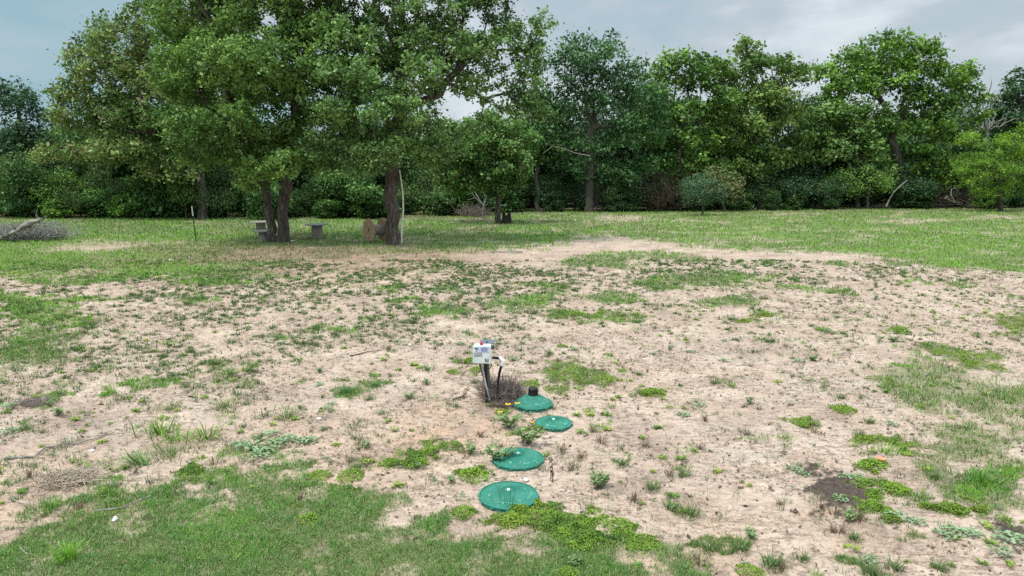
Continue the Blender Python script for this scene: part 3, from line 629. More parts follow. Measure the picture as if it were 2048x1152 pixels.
def skeleton(P, par, K, rb, rt, rg, sides=(10, 5), minr=0.0, floor=None):
    n = len(P); cnt = np.ones(n)
    for i in range(n - 1, 0, -1):
        if par[i] >= 0: cnt[par[i]] += cnt[i]
    ex_ = math.log(rb / rt) / math.log(cnt.max()); rad = rt * cnt ** ex_
    ch = [[] for _ in range(n)]
    for i in range(n):
        if par[i] >= 0: ch[par[i]].append(i)
    tk = Acc(); bk = Acc(); stack = [(i, -1) for i in range(n) if par[i] < 0]
    while stack:
        i, p0 = stack.pop(); chain = [] if p0 < 0 else [p0]; j = i
        while True:
            chain.append(j)
            if not ch[j]: break
            ch[j].sort(key=lambda q: -cnt[q]); nxt = ch[j][0]
            for o_ in ch[j][1:]: stack.append((o_, j))
            j = nxt
        if len(chain) < 2: continue
        r = rad[chain].copy()
        if p0 >= 0: r[0] = min(r[0], r[1] * 1.15)
        r[-1] *= .5
        big = r.max()
        if big < minr: continue
        pts = P[chain]
        # subdivide with a little wander so that limbs are crooked
        q = [pts[0]]; rr_ = [r[0]]
        for a in range(len(pts) - 1):
            seg = np.linalg.norm(pts[a + 1] - pts[a]); m = 2 if big < .05 else max(2, min(6, int(seg / .3)))
            for s_ in range(1, m + 1):
                f = s_ / m; v = pts[a] * (1 - f) + pts[a + 1] * f
                if s_ < m: v = v + rg.normal(0, .05 * min(seg, 1.0), 3)
                q.append(v); rr_.append(r[a] * (1 - f) + r[a + 1] * f)
        q = np.array(q); rr_ = np.array(rr_)
        is_tr = (p0 < 0)
        if is_tr:
            z0 = q[0][2]; rr_ = rr_ * (1 + .32 * np.exp(-(q[:, 2] - z0) / .28))
            q[0][2] -= .15
        V, F = tube_np(q, rr_, sides[0] if big > .06 else sides[1], .07 if big > .06 else 0, rg)
        (tk if is_tr else bk).add(V, F)
    return tk, bk, rad, cnt
def crown_leaves(P, par, centre, rg, nl, sig, size, colA, colB, upb=.7, asp=.62, flat=.75, fuzz=0.0, accent=None, jitter=.24):
    n = len(P); tone = np.clip(.5 + rg.normal(0, .22, n) + (fbm(P[:, 0] * .5 + P[:, 1] * .3, P[:, 2] * .6 + 7, 5, 2) - .5) * 1.2, 0, 1)
    cnt = rg.poisson(nl * rg.uniform(.45, 1.5, n)); i = np.repeat(np.arange(n), cnt); m = len(i)
    back = (rg.random(m) ** 2)[:, None] * .7
    base = P[i] * (1 - back) + P[np.maximum(par[i], 0)] * back
    off = rg.normal(size=(m, 3)) * sig * np.array([1, 1, flat])
    L_ = base + off
    Nn = unit(rg.normal(size=(m, 3)) + np.array([0, -.15, upb]) + .5 * unit(L_ - centre))
    t = np.clip(tone[i] + rg.normal(0, jitter, m), 0, 1); col = mixc(colA, colB, t) * rg.uniform(.8, 1.22, (m, 1))
    if accent is not None:
        k = rg.random(m) < accent[1] * np.clip((tone[i] - .35) * 3, 0, 1.5); col[k] = np.array(accent[0]) * rg.uniform(.8, 1.2, (k.sum(), 1))
    s = size * np.clip(rg.lognormal(0, .32, m), .45, 2.0)
    return leaves(L_, Nn, rg.normal(size=(m, 3)) + [0, 0, -.3], s, s * asp, col)
def make_tree(name, label, trunks, blobs, seed, rb, rt=.012, spacing=.6, nl=55, sig=.32, size=.13, colA=(.05, .10, .025), colB=(.12, .19, .045), bark=None,
              group=None, cat='tree', bf=.35, shell=.45, minr=0, nmax=3200, leafk=None, loc=None, zmin=1.2, drop=None, lobe=0):
    rg = np.random.default_rng(seed); pts = sample_blobs(blobs, spacing, rg, shell, nmax, zmin, lobe)
    if drop is not None: pts = pts[~drop(pts)]
    P, par, K = grow(trunks, pts, bf)
    tk, bk, rad, cnt = skeleton(P, par, K, rb, rt, rg, minr=minr)
    loc = np.array(trunks[0][0][0], float) if loc is None else np.array(loc, float)
    root = empty(name, tuple(loc), label=label, cat=cat, group=group)
    def sub(acc, nm, m, smooth=True):
        if acc.n: 
            o = np_mesh(nm, np.concatenate(acc.V) - loc, [np.concatenate(f) for f in acc.F.values()], m, col=(np.concatenate(acc.C) if acc.C else None), parent=root, smooth=smooth); return o
    sub(tk, 'trunk', bark or M_BARK); sub(bk, 'branches', bark or M_BARK)
    if nl:
        # leaves only on the crown's own points (thin ends)
        idx = np.arange(K, len(P)); centre = pts.mean(0) - [0, 0, 1.0]
        V, F, Cc = crown_leaves(P[idx], np.arange(len(idx)), centre, rg, nl, sig, size, colA, colB, **(leafk or {}))
        a = Acc(); a.add(V, F, Cc); sub(a, 'crown', M_LEAF, False)
    return root
def B(px, py, rx, ry, D, dy=0.0, df=.85, w_=1.0):
    c_ = at(px, py, D + dy); s = mpp(px, py, D + dy); return (c_, (rx * s, (rx + ry) * .5 * s * df, ry * s), w_)
def line(pix, D, dys=None): return [at(px, py, D + (dys[k] if dys else 0)) for k, (px, py) in enumerate(pix)]

OAK_A, OAK_B = (.052, .118, .024), (.190, .320, .075)
# two trees standing out on the grass
D1 = gxy(557, 484)[1]
tA = [[*line([(548, 484), (541, 440), (537, 400), (530, 372), (515, 340), (495, 300), (470, 240)], D1, [0, 0, 0, 0, -.2, -.3, -.4])],
      [*line([(565, 484), (566, 440), (568, 400), (572, 360), (580, 300), (592, 220), (600, 150)], D1, [0, 0, 0, 0, .1, .2, .3])]]
for t_ in tA: t_[0][2] = 0
make_tree('oak_tree', 'wide spreading oak with two grey trunks rising from one base beside the spool table', [(tA[0], None), (tA[1], None)],
  [B(470, 150, 125, 100, D1), B(415, 285, 80, 70, D1), B(600, 60, 150, 100, D1), B(560, 230, 115, 100, D1), B(505, 335, 62, 50, D1, -1), B(640, 170, 80, 100, D1), B(380, 130, 80, 90, D1, .5),
   B(420, 250, 95, 60, D1, -1.8), B(540, 130, 120, 70, D1, -2.2), B(500, 345, 50, 28, D1, -1.5), B(545, -90, 170, 100, D1), B(680, -80, 120, 90, D1), B(380, 10, 90, 70, D1, .6), B(620, 330, 45, 38, D1), B(470, 225, 60, 40, D1, -2.5), B(565, 325, 42, 38, D1, -2.2), B(600, 300, 50, 50, D1, -1.2)],
  3, .25, spacing=.46, nl=90, sig=.18, size=.145, lobe=1.45, colA=OAK_A, colB=OAK_B)
D2 = gxy(787, 489)[1]
tB = [[*line([(790, 489), (785, 440), (780, 390), (782, 340), (790, 280), (797, 220), (800, 150)], D2)]]
tB[0][0][2] = 0
limbB = [*line([(838, 205), (880, 188)], D2, [-.2, -.3])]
holeB = lambda P: (lambda q: ((q[0] - 915) / 38) ** 2 + ((q[1] - 207) / 24) ** 2 < 1)(((P[:, 0] / (P[:, 1] * cP - (P[:, 2] - CAM_H) * sP)) * FPX + 1024, 576 - FPX * (P[:, 1] * sP + (P[:, 2] - CAM_H) * cP) / (P[:, 1] * cP - (P[:, 2] - CAM_H) * sP)))
make_tree('oak_tree', 'tall oak with one thick trunk, cable spool and pale pipe leaning beside it', [(tB[0], None), (limbB, 5)],
  [B(760, 120, 120, 105, D2), B(705, 270, 95, 75, D2, -.6), B(755, 338, 52, 34, D2, -1.6), B(860, 70, 140, 85, D2), B(985, 110, 95, 70, D2), B(1058, 62, 48, 40, D2), B(1050, 170, 42, 55, D2), B(960, -20, 100, 60, D2),
   B(800, -90, 150, 90, D2), B(835, 275, 75, 50, D2), B(1078, 48, 34, 30, D2), B(1040, 110, 60, 50, D2), B(1062, 215, 42, 36, D2), B(640, 255, 62, 60, D2, -.5), B(660, 320, 45, 35, D2, -.8), B(860, 150, 90, 40, D2, -1), B(990, 175, 60, 30, D2), B(700, 180, 80, 60, D2, -1.8), B(780, 230, 70, 50, D2, -2), B(762, 350, 34, 30, D2, -1.6), B(775, 290, 60, 40, D2, -1.6), B(930, 165, 70, 26, D2, -.3), B(1010, 225, 50, 34, D2, -.2), B(870, 285, 60, 55, D2, .6), B(895, 105, 70, 60, D2, 1.2), B(960, 145, 60, 34, D2, .8), B(865, 215, 34, 30, D2, .5), B(860, 100, 40, 40, D2, -.8), B(1010, 175, 40, 36, D2, .6), B(960, 250, 40, 22, D2, .2)],
  5, .31, spacing=.46, nl=90, sig=.18, size=.14, lobe=1.45, colA=(.050, .112, .028), colB=(.205, .345, .10), drop=holeB)
D3 = gxy(406, 438)[1]
tC = [[*line([(408, 438), (405, 400), (400, 350), (390, 300), (370, 240)], D3)]]; tC[0][0][2] = 0
limbC = [*line([(350, 280), (300, 262), (250, 262), (200, 285), (150, 305)], D3, [-.5, -1, -1.5, -1.8, -2])]
make_tree('oak_tree', 'broad olive-green oak with drooping outer branches at the left of the double-trunked oak', [(tC[0], None), (limbC, 3)],
  [B(250, 130, 115, 75, D3), B(180, 220, 75, 70, D3), B(300, 220, 110, 85, D3), B(215, 62, 50, 28, D3), B(92, 308, 45, 18, D3, -1), B(330, 60, 90, 65, D3), B(250, 305, 125, 32, D3, -1), B(400, 200, 90, 100, D3), B(350, 345, 60, 30, D3, -1), B(150, 170, 42, 50, D3), B(430, 60, 90, 80, D3)],
  7, .30, spacing=.58, nl=68, sig=.27, size=.20, lobe=1.5, colA=(.055, .108, .025), colB=(.205, .305, .078), leafk=dict(accent=((.34, .31, .15), .16)))
D4 = gxy(998, 447)[1]
tD = [[*line([(998, 447), (996, 425), (997, 400), (990, 370), (985, 335), (975, 300)], D4)]]; tD[0][0][2] = 0
make_tree('oak_tree', 'small oak with a thin dark trunk beside the charred stump', [(tD[0], None)],
  [B(960, 300, 75, 55, D4), B(1015, 330, 55, 42, D4, -.5), B(985, 260, 55, 38, D4), B(910, 340, 45, 40, D4), B(1045, 335, 28, 30, D4, -.6), B(990, 370, 50, 22, D4), B(900, 290, 50, 50, D4, 1), B(1040, 285, 35, 40, D4, .5), B(940, 375, 45, 24, D4)],
  9, .17, spacing=.40, nl=75, sig=.19, size=.17, lobe=1.1, colA=(.045, .102, .026), colB=(.165, .30, .075), leafk=dict(accent=((.24, .22, .08), .06)))

# ---- the line of trees along the far edge of the clearing
def edge_tree(name, label, base, tr, bl, seed, rb, group=None, **k):
    D = gxy(*base)[1]; p = line([base] + tr, D); p[0][2] = 0
    return make_tree(name, label, [(p, None)], [B(*b[:4], D, *(b[4:] or ())) for b in bl], seed, rb, bark=M_BARKF, group=group, **k)
DK_A, DK_B = (.027, .078, .026), (.090, .19, .058)
EA, EB = (.050, .118, .024), (.20, .345, .068)
kw = dict(spacing=.70, nl=75, sig=.31, size=.27, lobe=1.8)
edge_tree('elm_tree', 'dark blue-green airy tree with sky showing round its trunk, right of the big oaks', (1180, 424), [(1178, 380), (1180, 330), (1178, 290), (1186, 255)],
  [(1175, 125, 78, 58), (1145, 105, 40, 30), (1205, 185, 60, 30), (1240, 150, 60, 48), (1290, 190, 45, 60), (1110, 200, 45, 45), (1100, 270, 55, 38), (1260, 260, 62, 45), (1180, 290, 70, 20), (1130, 140, 35, 48), (1230, 195, 70, 30), (1150, 80, 20, 18), (1300, 250, 40, 40), (1190, 230, 70, 30, 0, .8, .3), (1140, 330, 48, 26), (1240, 335, 55, 30), (1290, 320, 30, 34)],
  21, .34, spacing=.68, nl=62, sig=.42, size=.22, lobe=1.9, colA=DK_A, colB=DK_B, bf=.5, leafk=dict(jitter=.1, flat=.5))
edge_tree('oak_tree', 'bushy green oak with a bumpy crown, right of the dark blue-green tree', (1362, 421), [(1368, 370), (1358, 310), (1366, 265)],
  [(1360, 135, 52, 38), (1410, 150, 50, 40), (1325, 160, 35, 40), (1390, 215, 60, 25), (1440, 190, 32, 45), (1345, 270, 50, 30), (1410, 290, 55, 34), (1300, 200, 20, 40), (1340, 335, 50, 32), (1420, 345, 40, 24)],
  22, .22, colA=EA, colB=EB, bf=.5, **kw)
edge_tree('oak_tree', 'round-topped oak whose crown ends at the dip of open sky in the tree line', (1520, 419), [(1510, 370), (1518, 310), (1506, 270)],
  [(1500, 130, 55, 42), (1565, 150, 48, 42), (1450, 150, 35, 45), (1530, 190, 80, 38), (1500, 250, 70, 40), (1600, 150, 22, 40), (1575, 230, 45, 40), (1450, 250, 45, 45), (1500, 105, 28, 18), (1530, 310, 60, 34), (1600, 290, 35, 34), (1480, 330, 40, 30)],
  23, .22, colA=EA, colB=(.21, .31, .075), bf=.5, **kw)
edge_tree('oak_tree', 'tallest oak of the right-hand tree line, domed crown with dark limbs visible', (1800, 416), [(1806, 370), (1796, 320), (1782, 280), (1795, 240)],
  [(1785, 105, 70, 44), (1665, 150, 30, 36), (1930, 150, 30, 26), (1715, 125, 48, 35), (1845, 130, 50, 45), (1760, 165, 95, 32), (1680, 175, 42, 42), (1895, 165, 45, 35), (1935, 185, 32, 28), (1850, 200, 70, 28), (1870, 250, 70, 30), (1800, 250, 60, 24, 0, .8, .6), (1960, 215, 18, 30), (1850, 310, 55, 36), (1890, 340, 50, 28), (1920, 270, 40, 26)],
  24, .34, colA=(.052, .120, .024), colB=(.19, .335, .055), bf=.45, **kw)
edge_tree('oak_tree', 'lower light green oak with layered foliage hanging nearly to the grass', (1715, 417), [(1715, 370), (1712, 320), (1710, 290)],
  [(1690, 225, 55, 30), (1740, 235, 45, 35), (1690, 285, 62, 36), (1740, 310, 45, 40), (1640, 250, 28, 34), (1715, 355, 55, 34), (1765, 345, 28, 40), (1700, 395, 48, 18), (1640, 310, 24, 22)],
  25, .2, colA=(.062, .13, .032), colB=(.21, .34, .085), bf=.5, **kw)
edge_tree('oak_tree', 'dark green tree cut by the right edge of the photo behind the mesquite', (2050, 412), [(2050, 350), (2045, 280), (2040, 200)],
  [(2050, 180, 45, 40), (2020, 230, 36, 48), (2080, 220, 60, 60), (2050, 280, 60, 30), (1985, 200, 14, 14)], 26, .22, colA=DK_A, colB=(.075, .130, .050), bf=.5, **kw)
edge_tree('cedar_tree', 'dark bluish evergreen at the far left edge', (35, 428), [(35, 380), (35, 320), (36, 260), (38, 200)],
  [(30, 205, 48, 38), (70, 230, 38, 48), (-20, 220, 40, 50), (40, 290, 70, 50), (20, 345, 70, 40), (95, 280, 30, 60)], 27, .25, spacing=.7, nl=80, sig=.4, size=.23, lobe=1.6, colA=(.028, .068, .030), colB=(.085, .150, .062), bf=.5)
edge_tree('oak_tree', 'mid-green tree filling the gap behind the small oak', (1075, 424), [(1075, 380), (1070, 320), (1065, 260)],
  [(1065, 235, 30, 40), (1085, 190, 24, 48), (1040, 285, 50, 36), (1090, 300, 40, 40)], 28, .17, colA=EA, colB=(.11, .18, .05), bf=.5, **kw)
edge_tree('mesquite_tree', 'feathery bright yellow-green mesquite with several dark stems near the right edge', (2003, 423), [(2000, 400), (1995, 370), (1985, 330)],
  [(1950, 310, 38, 30), (2035, 292, 48, 30), (1985, 292, 16, 26), (1990, 330, 75, 34), (1945, 340, 35, 36), (2050, 345, 55, 34), (2000, 375, 50, 22), (2095, 300, 45, 36), (1960, 370, 35, 26), (2040, 385, 50, 18), (2070, 260, 40, 24), (1935, 285, 25, 22)], 29, .16,
  spacing=.52, nl=95, sig=.26, size=.15, lobe=1.5, colA=(.085, .18, .02), colB=(.26, .43, .05), bf=.6, leafk=dict(asp=.35, flat=.5, jitter=.1))
edge_tree('mesquite_shrub', 'small bluish-green feathery bush standing in front of the tree line', (1405, 431), [(1405, 415), (1404, 395)],
  [(1400, 375, 38, 26), (1385, 395, 25, 15), (1430, 385, 25, 20), (1408, 360, 25, 16)], 30, .07,
  spacing=.4, nl=60, sig=.24, size=.10, colA=(.045, .11, .05), colB=(.12, .22, .105), bf=.6, cat='shrub', zmin=.4, leafk=dict(asp=.35, flat=.5, jitter=.1))
edge_tree('oak_sapling', 'light green sapling leaning over the right side of the feathery bush', (1448, 424), [(1446, 400), (1444, 375)],
  [(1445, 365, 38, 26), (1470, 372, 18, 24), (1425, 350, 24, 16)], 31, .07, spacing=.5, nl=34, sig=.28, size=.19, colA=(.08, .15, .04), colB=(.23, .22, .09), bf=.6, zmin=.6)
# bare dead trees
def dead_tree(name, label, base, tr, bl, seed, rb, D=None, **k):
    D = D or gxy(*base)[1]; p = line([base] + tr, D); p[0][2] = 0
    k = {**dict(rt=.018, spacing=.75, nl=0, bf=.7, cat='dead tree', zmin=.3), **k}
    return make_tree(name, label, [(p, None)], [B(*b[:4], D) for b in bl], seed, rb, bark=M_DEAD, **k)
dead_tree('dead_tree', 'bare pale dead tree with forking grey branches behind the mesquite', (1975, 414), [(1975, 350), (1973, 290), (1972, 262)],
  [(1960, 225, 60, 38), (2010, 235, 40, 12), (1985, 180, 16, 42), (1900, 240, 40, 22)], 41, .16, spacing=.8, rt=.028)
dead_tree('dead_sapling', 'thin bare whitish dead sapling at the foot of the dark tree line', (1544, 416), [(1543, 400), (1543, 385)], [(1543, 375, 18, 22), (1548, 395, 14, 14)], 42, .06, spacing=.34, rt=.014)
dead_tree('dead_shrub', 'pale forked dead shrub left of the small oak', (966, 437), [(966, 420), (968, 412)], [(945, 390, 24, 14), (975, 395, 18, 16), (958, 380, 12, 8)], 43, .06, spacing=.55, rt=.02)
# understorey: dense bushes along the foot of the tree line
def shrub_proto(seed, colA, colB, name, label, group, h=3.2, r=1.9, size=.19, stems=5, nl=40, asp=.62):
    rg = np.random.default_rng(seed)
    bl = [(np.array([rg.uniform(-.45, .45) * r, rg.uniform(-.4, .4) * r, h * rg.uniform(.35, .72)]), np.array([r * rg.uniform(.4, .62), r * rg.uniform(.4, .6), h * rg.uniform(.22, .34)]), 1.0) for _ in range(7)]
    bl.append((np.array([0, 0, h * .28]), np.array([r * .85, r * .7, h * .25]), 1.0))
    tr = []
    for s in range(stems):
        a = rg.uniform(0, 6.28); b0 = np.array([math.cos(a) * .25, math.sin(a) * .25, -.05]); tr.append(([b0, b0 * 1.5 + [0, 0, h * .18], b0 * 2.2 + [0, 0, h * .36]], None))
    return make_tree(name, label, tr, bl, seed, .05, spacing=.36, nl=nl, sig=.20, size=size, colA=colA, colB=colB, bark=M_BARKF, cat='shrub', group=group, zmin=.15, loc=(0, 0, 0), bf=.4, leafk=dict(asp=asp), shell=.5, lobe=.9)
GSH = 'bushes crowding the foot of the tree line'
protos = [shrub_proto(61, (.032, .085, .022), (.115, .215, .050), 'shrub', None, GSH), shrub_proto(62, (.028, .072, .026), (.085, .165, .050), 'shrub', None, GSH, h=3.6, r=1.8, size=.15, nl=55),
          shrub_proto(63, (.05, .115, .024), (.17, .30, .055), 'shrub', None, GSH, h=2.7, r=1.8), shrub_proto(64, (.038, .095, .028), (.135, .24, .065), 'shrub', None, GSH, h=2.9, r=2.1, size=.22, nl=30)]
used = [False] * 4; rs = np.random.default_rng(77)
KINDL = ['dense mid-green bush in the row at the foot of the tree line', 'dark bluish-green bush in the row at the foot of the tree line', 'lighter fresh green bush in the row at the foot of the tree line', 'loose large-leaved green bush in the row at the foot of the tree line']
def put(k, X_, Y_, s, sz=1.0, rz=None, label=None, group=GSH):
    o = protos[k]
    if used[k]: o = copy_tree(protos[k])
    used[k] = True
    o.location = (X_, Y_, 0); o.scale = (s, s, s * sz); o.rotation_euler = (0, 0, rs.uniform(0, 6.28) if rz is None else rz)
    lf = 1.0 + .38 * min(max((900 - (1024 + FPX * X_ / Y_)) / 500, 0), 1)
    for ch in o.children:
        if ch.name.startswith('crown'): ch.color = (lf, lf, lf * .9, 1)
    o['label'] = label or KINDL[k]; o['group'] = group; o['category'] = 'shrub'; return o
def edge_base(px): return 437 if px < 700 else (437 - (px - 700) * .03 if px < 1100 else 425 - (px - 1100) * .009)
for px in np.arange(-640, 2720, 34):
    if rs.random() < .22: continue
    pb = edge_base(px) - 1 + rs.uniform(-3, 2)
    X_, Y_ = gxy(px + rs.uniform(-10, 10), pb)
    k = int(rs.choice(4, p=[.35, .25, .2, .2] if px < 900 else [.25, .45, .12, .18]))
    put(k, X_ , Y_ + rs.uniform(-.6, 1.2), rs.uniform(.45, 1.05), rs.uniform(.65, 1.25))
for px in np.arange(-660, 2740, 46):          # second row, taller
    X_, Y_ = gxy(px + rs.uniform(-12, 12), edge_base(px) - 11)
    k = int(rs.choice(4, p=[.3, .5, .08, .12])); put(k, X_, Y_ + rs.uniform(.5, 3.5), rs.uniform(1.0, 1.75), rs.uniform(.9, 1.35), label='taller bush behind the front row at the foot of the tree line', group='taller bushes behind the front row')
for px in np.arange(-660, 2760, 70):          # third row
    X_, Y_ = gxy(px + rs.uniform(-20, 20), edge_base(px) - 20)
    put(int(rs.choice([0, 1])), X_, Y_ + rs.uniform(2, 8), rs.uniform(1.5, 2.1), rs.uniform(.95, 1.3), label='dark bush deep inside the wood, seen between the trunks', group='bushes deep inside the wood')
# trees behind the front line, lower on the horizon
def bproto(seed, cA, cB):
    rg = np.random.default_rng(seed); bl = [(np.array([rg.uniform(-2.4, 2.4), rg.uniform(-2, 2), rg.uniform(4.2, 7.2)]), np.array([rg.uniform(1.6, 2.4), 1.9, rg.uniform(1.1, 1.7)]), 1.) for _ in range(7)]
    return make_tree('oak_tree', 'x', [([np.array([0, 0, -.1]), np.array([.1, 0, 1.8]), np.array([0, .1, 3.6]), np.array([.1, 0, 5.2])], None)], bl, seed, .24, spacing=.9, nl=42, sig=.4, size=.24, colA=cA, colB=cB, bark=M_BARKF, loc=(0, 0, 0), bf=.5)
bp = [bproto(81, EA, (.10, .165, .05)), bproto(82, DK_A, (.065, .12, .05)), bproto(83, EA, EB)]; bu = [False] * 3
for px in np.arange(-700, 2790, 62):
    k = int(rs.integers(3)); o = copy_tree(bp[k]) if bu[k] else bp[k]; bu[k] = True
    X_, Y_ = gxy(px, edge_base(px) - 9); Y2 = Y_ + rs.uniform(4, 14); X2 = X_ * Y2 / Y_
    lim = 245 if (1080 < px < 2000) else 262
    top = at(px, lim + rs.uniform(-25, 45), Y2)[2]; s = min(top / 8.6, 1.35)
    o.location = (X2, Y2, 0); o.scale = (s * 1.1, s * 1.1, s); o.rotation_euler = (0, 0, rs.uniform(0, 6.28))
    o['label'] = 'tree standing behind the front row of the wood, lower than it'; o['group'] = 'trees behind the front row of the wood'

# taller trees pressed close behind the front ones, filling the wall of green
for (px, tp, dd_, k) in [(-560,180,5,1),(-440,200,4,0),(-330,170,5,2),(-220,200,4,1),(-130,185,5,0),(2170,180,5,1),(2280,200,4,0),(2400,170,5,2),(2540,190,5,1),(1128,165,6,0),(1160,215,4,1),(1232,150,6,1),(1300,135,6,0),(1335,160,5,1),(1395,185,5,0),(1455,150,6,0),(1545,180,5,1),(1612,185,5,1),(1655,180,6,0),(1870,170,6,0),(1960,205,6,0),(400,260,2,0),(370,290,1,0),(440,280,1,1),(-60,190,5,1),(70,235,4,1),(140,265,3,0),(230,215,4,0),(330,200,5,2),(470,215,6,0),(600,230,7,1),(700,250,6,0),(800,240,5,1),(870,235,4,0),(935,232,5,2),(1000,225,4,1),(1065,175,5,2),(1108,185,6,1),
                         (1275,165,5,1),(1310,185,4,2),(1350,240,4,1),(1430,190,6,2),(1480,175,5,2),(1590,180,5,0),(1635,215,4,1),(1680,190,5,2),(1740,230,4,1),(1830,245,4,1),(1900,215,6,2),(1945,250,4,1),(2020,195,5,1),(2090,190,5,1)]:
    o = copy_tree(bp[k]); X_, Y_ = gxy(px, edge_base(px) - 3); Y2 = Y_ + dd_; X2 = X_ * Y2 / Y_; s = at(px, tp, Y2)[2] / 8.6
    o.location = (X2, Y2, 0); o.scale = (s * .72, s * .72, s); o.rotation_euler = (0, 0, rs.uniform(0, 6.28))
    o['label'] = 'slender tree filling a gap close behind the front trees of the wood'; o['group'] = 'trees filling gaps close behind the front trees'

# lower trees in front of the wood's trunks, foliage down to the grass
for (px, tp, dd_, k) in [(-20,330,0,0),(60,300,0,0),(125,335,0,2),(180,330,.5,0),(250,350,0,0),(410,335,-1.2,0),(375,350,-1,2),(330,345,.5,2),(450,330,1,0),(640,335,1,0),(700,350,.5,2),(850,330,1,0),(905,350,.5,2),(1100,335,.5,1),(1150,345,.5,1),(1215,335,.6,0),
                         (1270,325,.5,1),(1310,330,1,1),(1370,320,1.5,1),(1470,310,1,1),(1515,330,.5,0),(1575,320,.6,1),(1625,325,.5,1),(1670,335,-.3,2),(1735,330,-.5,2),(1790,320,.3,1),(1830,325,.5,1),(1880,315,.5,0),(1925,320,1,1),(2060,320,2,1)]:
    o = copy_tree(bp[k]); X_, Y_ = gxy(px, edge_base(px) - 1); Y2 = Y_ + dd_ + .6; X2 = X_ * Y2 / Y_; s = at(px, tp, Y2)[2] / 8.6
    o.location = (X2, Y2, -s * 2.3); o.scale = (s * 1.15, s * 1.15, s * 1.27); o.rotation_euler = (0, 0, rs.uniform(0, 6.28))
    o['label'] = 'low bushy tree hiding the trunks along the front of the wood'; o['group'] = 'low bushy trees along the front of the wood'
# ------------------------------------------------------------------ septic lids
def lid(px, py, rad, label, cone=False, h=.055, rot=0):
    x, y = gxy(px, py); root = empty('septic_lid', (x, y, float(zg(np.array([x]), np.array([y]))[0]) + .01), rot, label=label, cat='septic lid', group='green septic lids in a row on the sand')
    m = MB(); m.lathe([(rad * 1.0, -.08), (rad * 1.0, .012), (rad * 1.02, .018), (rad * 1.02, .03), (rad * .965, .036), (rad * .96, .028), (rad * .9, .026)], 72)
    m.build('rim', M_LID, root, True)
    m = MB()
    for k in range(12):
        a = k * math.pi / 6 + .2; c_, s_ = math.cos(a), math.sin(a)
        m.box((rad * 1.015 * c_, rad * 1.015 * s_, .014), (.022, .04, .02), Matrix.Rotation(a, 3, 'Z'), .005)
    q_ = m.build('bolt_tabs', M_LID, root)
    hh = .15 if cone else h
    prof = []
    for i in range(26):
        f = i / 25; r = rad * .945 * (1 - f) + .02 * f
        z = .03 + hh * ((f ** .82) if cone else (1 - (1 - f) ** 2.0))
        prof.append((r, z))
    nr_ = 36
    def ribs(r, z, a):
        q = r / rad; amp = .0045 if .16 < q < .86 else 0
        return r, z + amp * (max(0, math.cos(a * nr_)) ** 3) + (.004 if .66 < q < .72 or .16 < q < .2 else 0)
    m = MB(); m.lathe([(rad * .945, .0)] + prof + [(.004, prof[-1][1] + .001)], nr_ * 6, mod=ribs); m.build('dome', M_LID, root, True)
    def dz(q):  # dome height at radius q*rad
        f = (rad * .945 - q * rad) / (rad * .945 - .02); return .03 + hh * ((f ** .82) if cone else (1 - (1 - f) ** 2))
    if not cone:
        m = MB(); m.cone((0, 0, dz(.03) - .004), (0, 0, dz(.03) + .010), .02, .016, 16); m.build('centre_plug', M_WHITE, root)
    # raised lettering, worn past reading, in two arcs
    m = MB(); rr_ = np.random.default_rng(int(px))
    for arc0 in ([-2.35, -.95] if not cone else [-2.0, -.9]):
        for k in range(7):
            a = arc0 + k * .115; q = .74
            for b_ in range(3):
                if rr_.random() < .25: continue
                r_ = rad * (q + b_ * .028); tilt = (dz(q + .05) - dz(q)) / (rad * .05)
                rm = Matrix.Rotation(a, 3, 'Z') @ Matrix.Rotation(-math.atan(tilt), 3, 'Y')
                if rr_.random() < .5: m.box((r_ * math.cos(a), r_ * math.sin(a), dz(q + b_ * .028) + .003), (.006, .022, .005), rm)
                else: m.box((r_ * math.cos(a + .02), r_ * math.sin(a + .02), dz(q + b_ * .028) + .003), (.018, .007, .005), rm)
    m.build('worn_lettering', M_LETTER, root)
    if cone:
        z0 = dz(.12)
        m = MB(); m.lathe([(.075, z0 - .03), (.075, z0 + .012), (.066, z0 + .016), (.066, z0 + .075), (.056, z0 + .088), (.02, z0 + .098)], 32)
        for k in range(16):
            a = k * math.pi / 8; m.box((.068 * math.cos(a), .068 * math.sin(a), z0 + .045), (.008, .008, .055), Matrix.Rotation(a, 3, 'Z'))
        m.build('vent_cap', M_BLACK, root)
    return root
lid(1017, 996, .315, 'nearest and largest green septic lid, white plug at its centre', rot=.3)
lid(1036, 923, .305, 'green septic lid with a leafy weed over its left edge, second nearest', rot=1.1)
lid(1107, 848, .252, 'smallest green septic lid, plain low dome between the capped lid and the two larger ones', rot=.2, h=.045)
lid(1066, 812, .285, 'steep green septic lid topped by a black vent cap beside the control post', True, rot=.5)

# ------------------------------------------------------------------ alarm control box on its post
cx, cy = gxy(982, 806)
root = empty('control_box_post', (cx, cy, 0), label='pale septic control box with red beacon on a grey wooden post', cat='control box')
bx0 = at(965, 706, cy - .04); ox = bx0[0] - cx; oz = bx0[2]; oy = -.04
yaw = Matrix.Rotation(R(-3), 3, 'Z')
W_, H_, DD = .272, .272, .15
def q3(v): w3 = yaw @ Vector(v); return Vector((ox + w3.x, oy + w3.y, oz + w3.z))
m = MB(); m.box(q3((0, 0, 0)), (W_ - .02, DD, H_ - .02), yaw, .012); enc = m.build('enclosure', M_BOX, root)
m = MB(); m.box(q3((0, -DD / 2 - .012, 0)), (W_, .030, H_), yaw, .010); m.build('door', M_BOX, enc)
m = MB(); m.box(q3((0, -DD / 2 + .009, 0)), (W_ - .006, .008, H_ - .006), yaw, .002); m.build('seal', M_BOXT, enc)
m = MB()
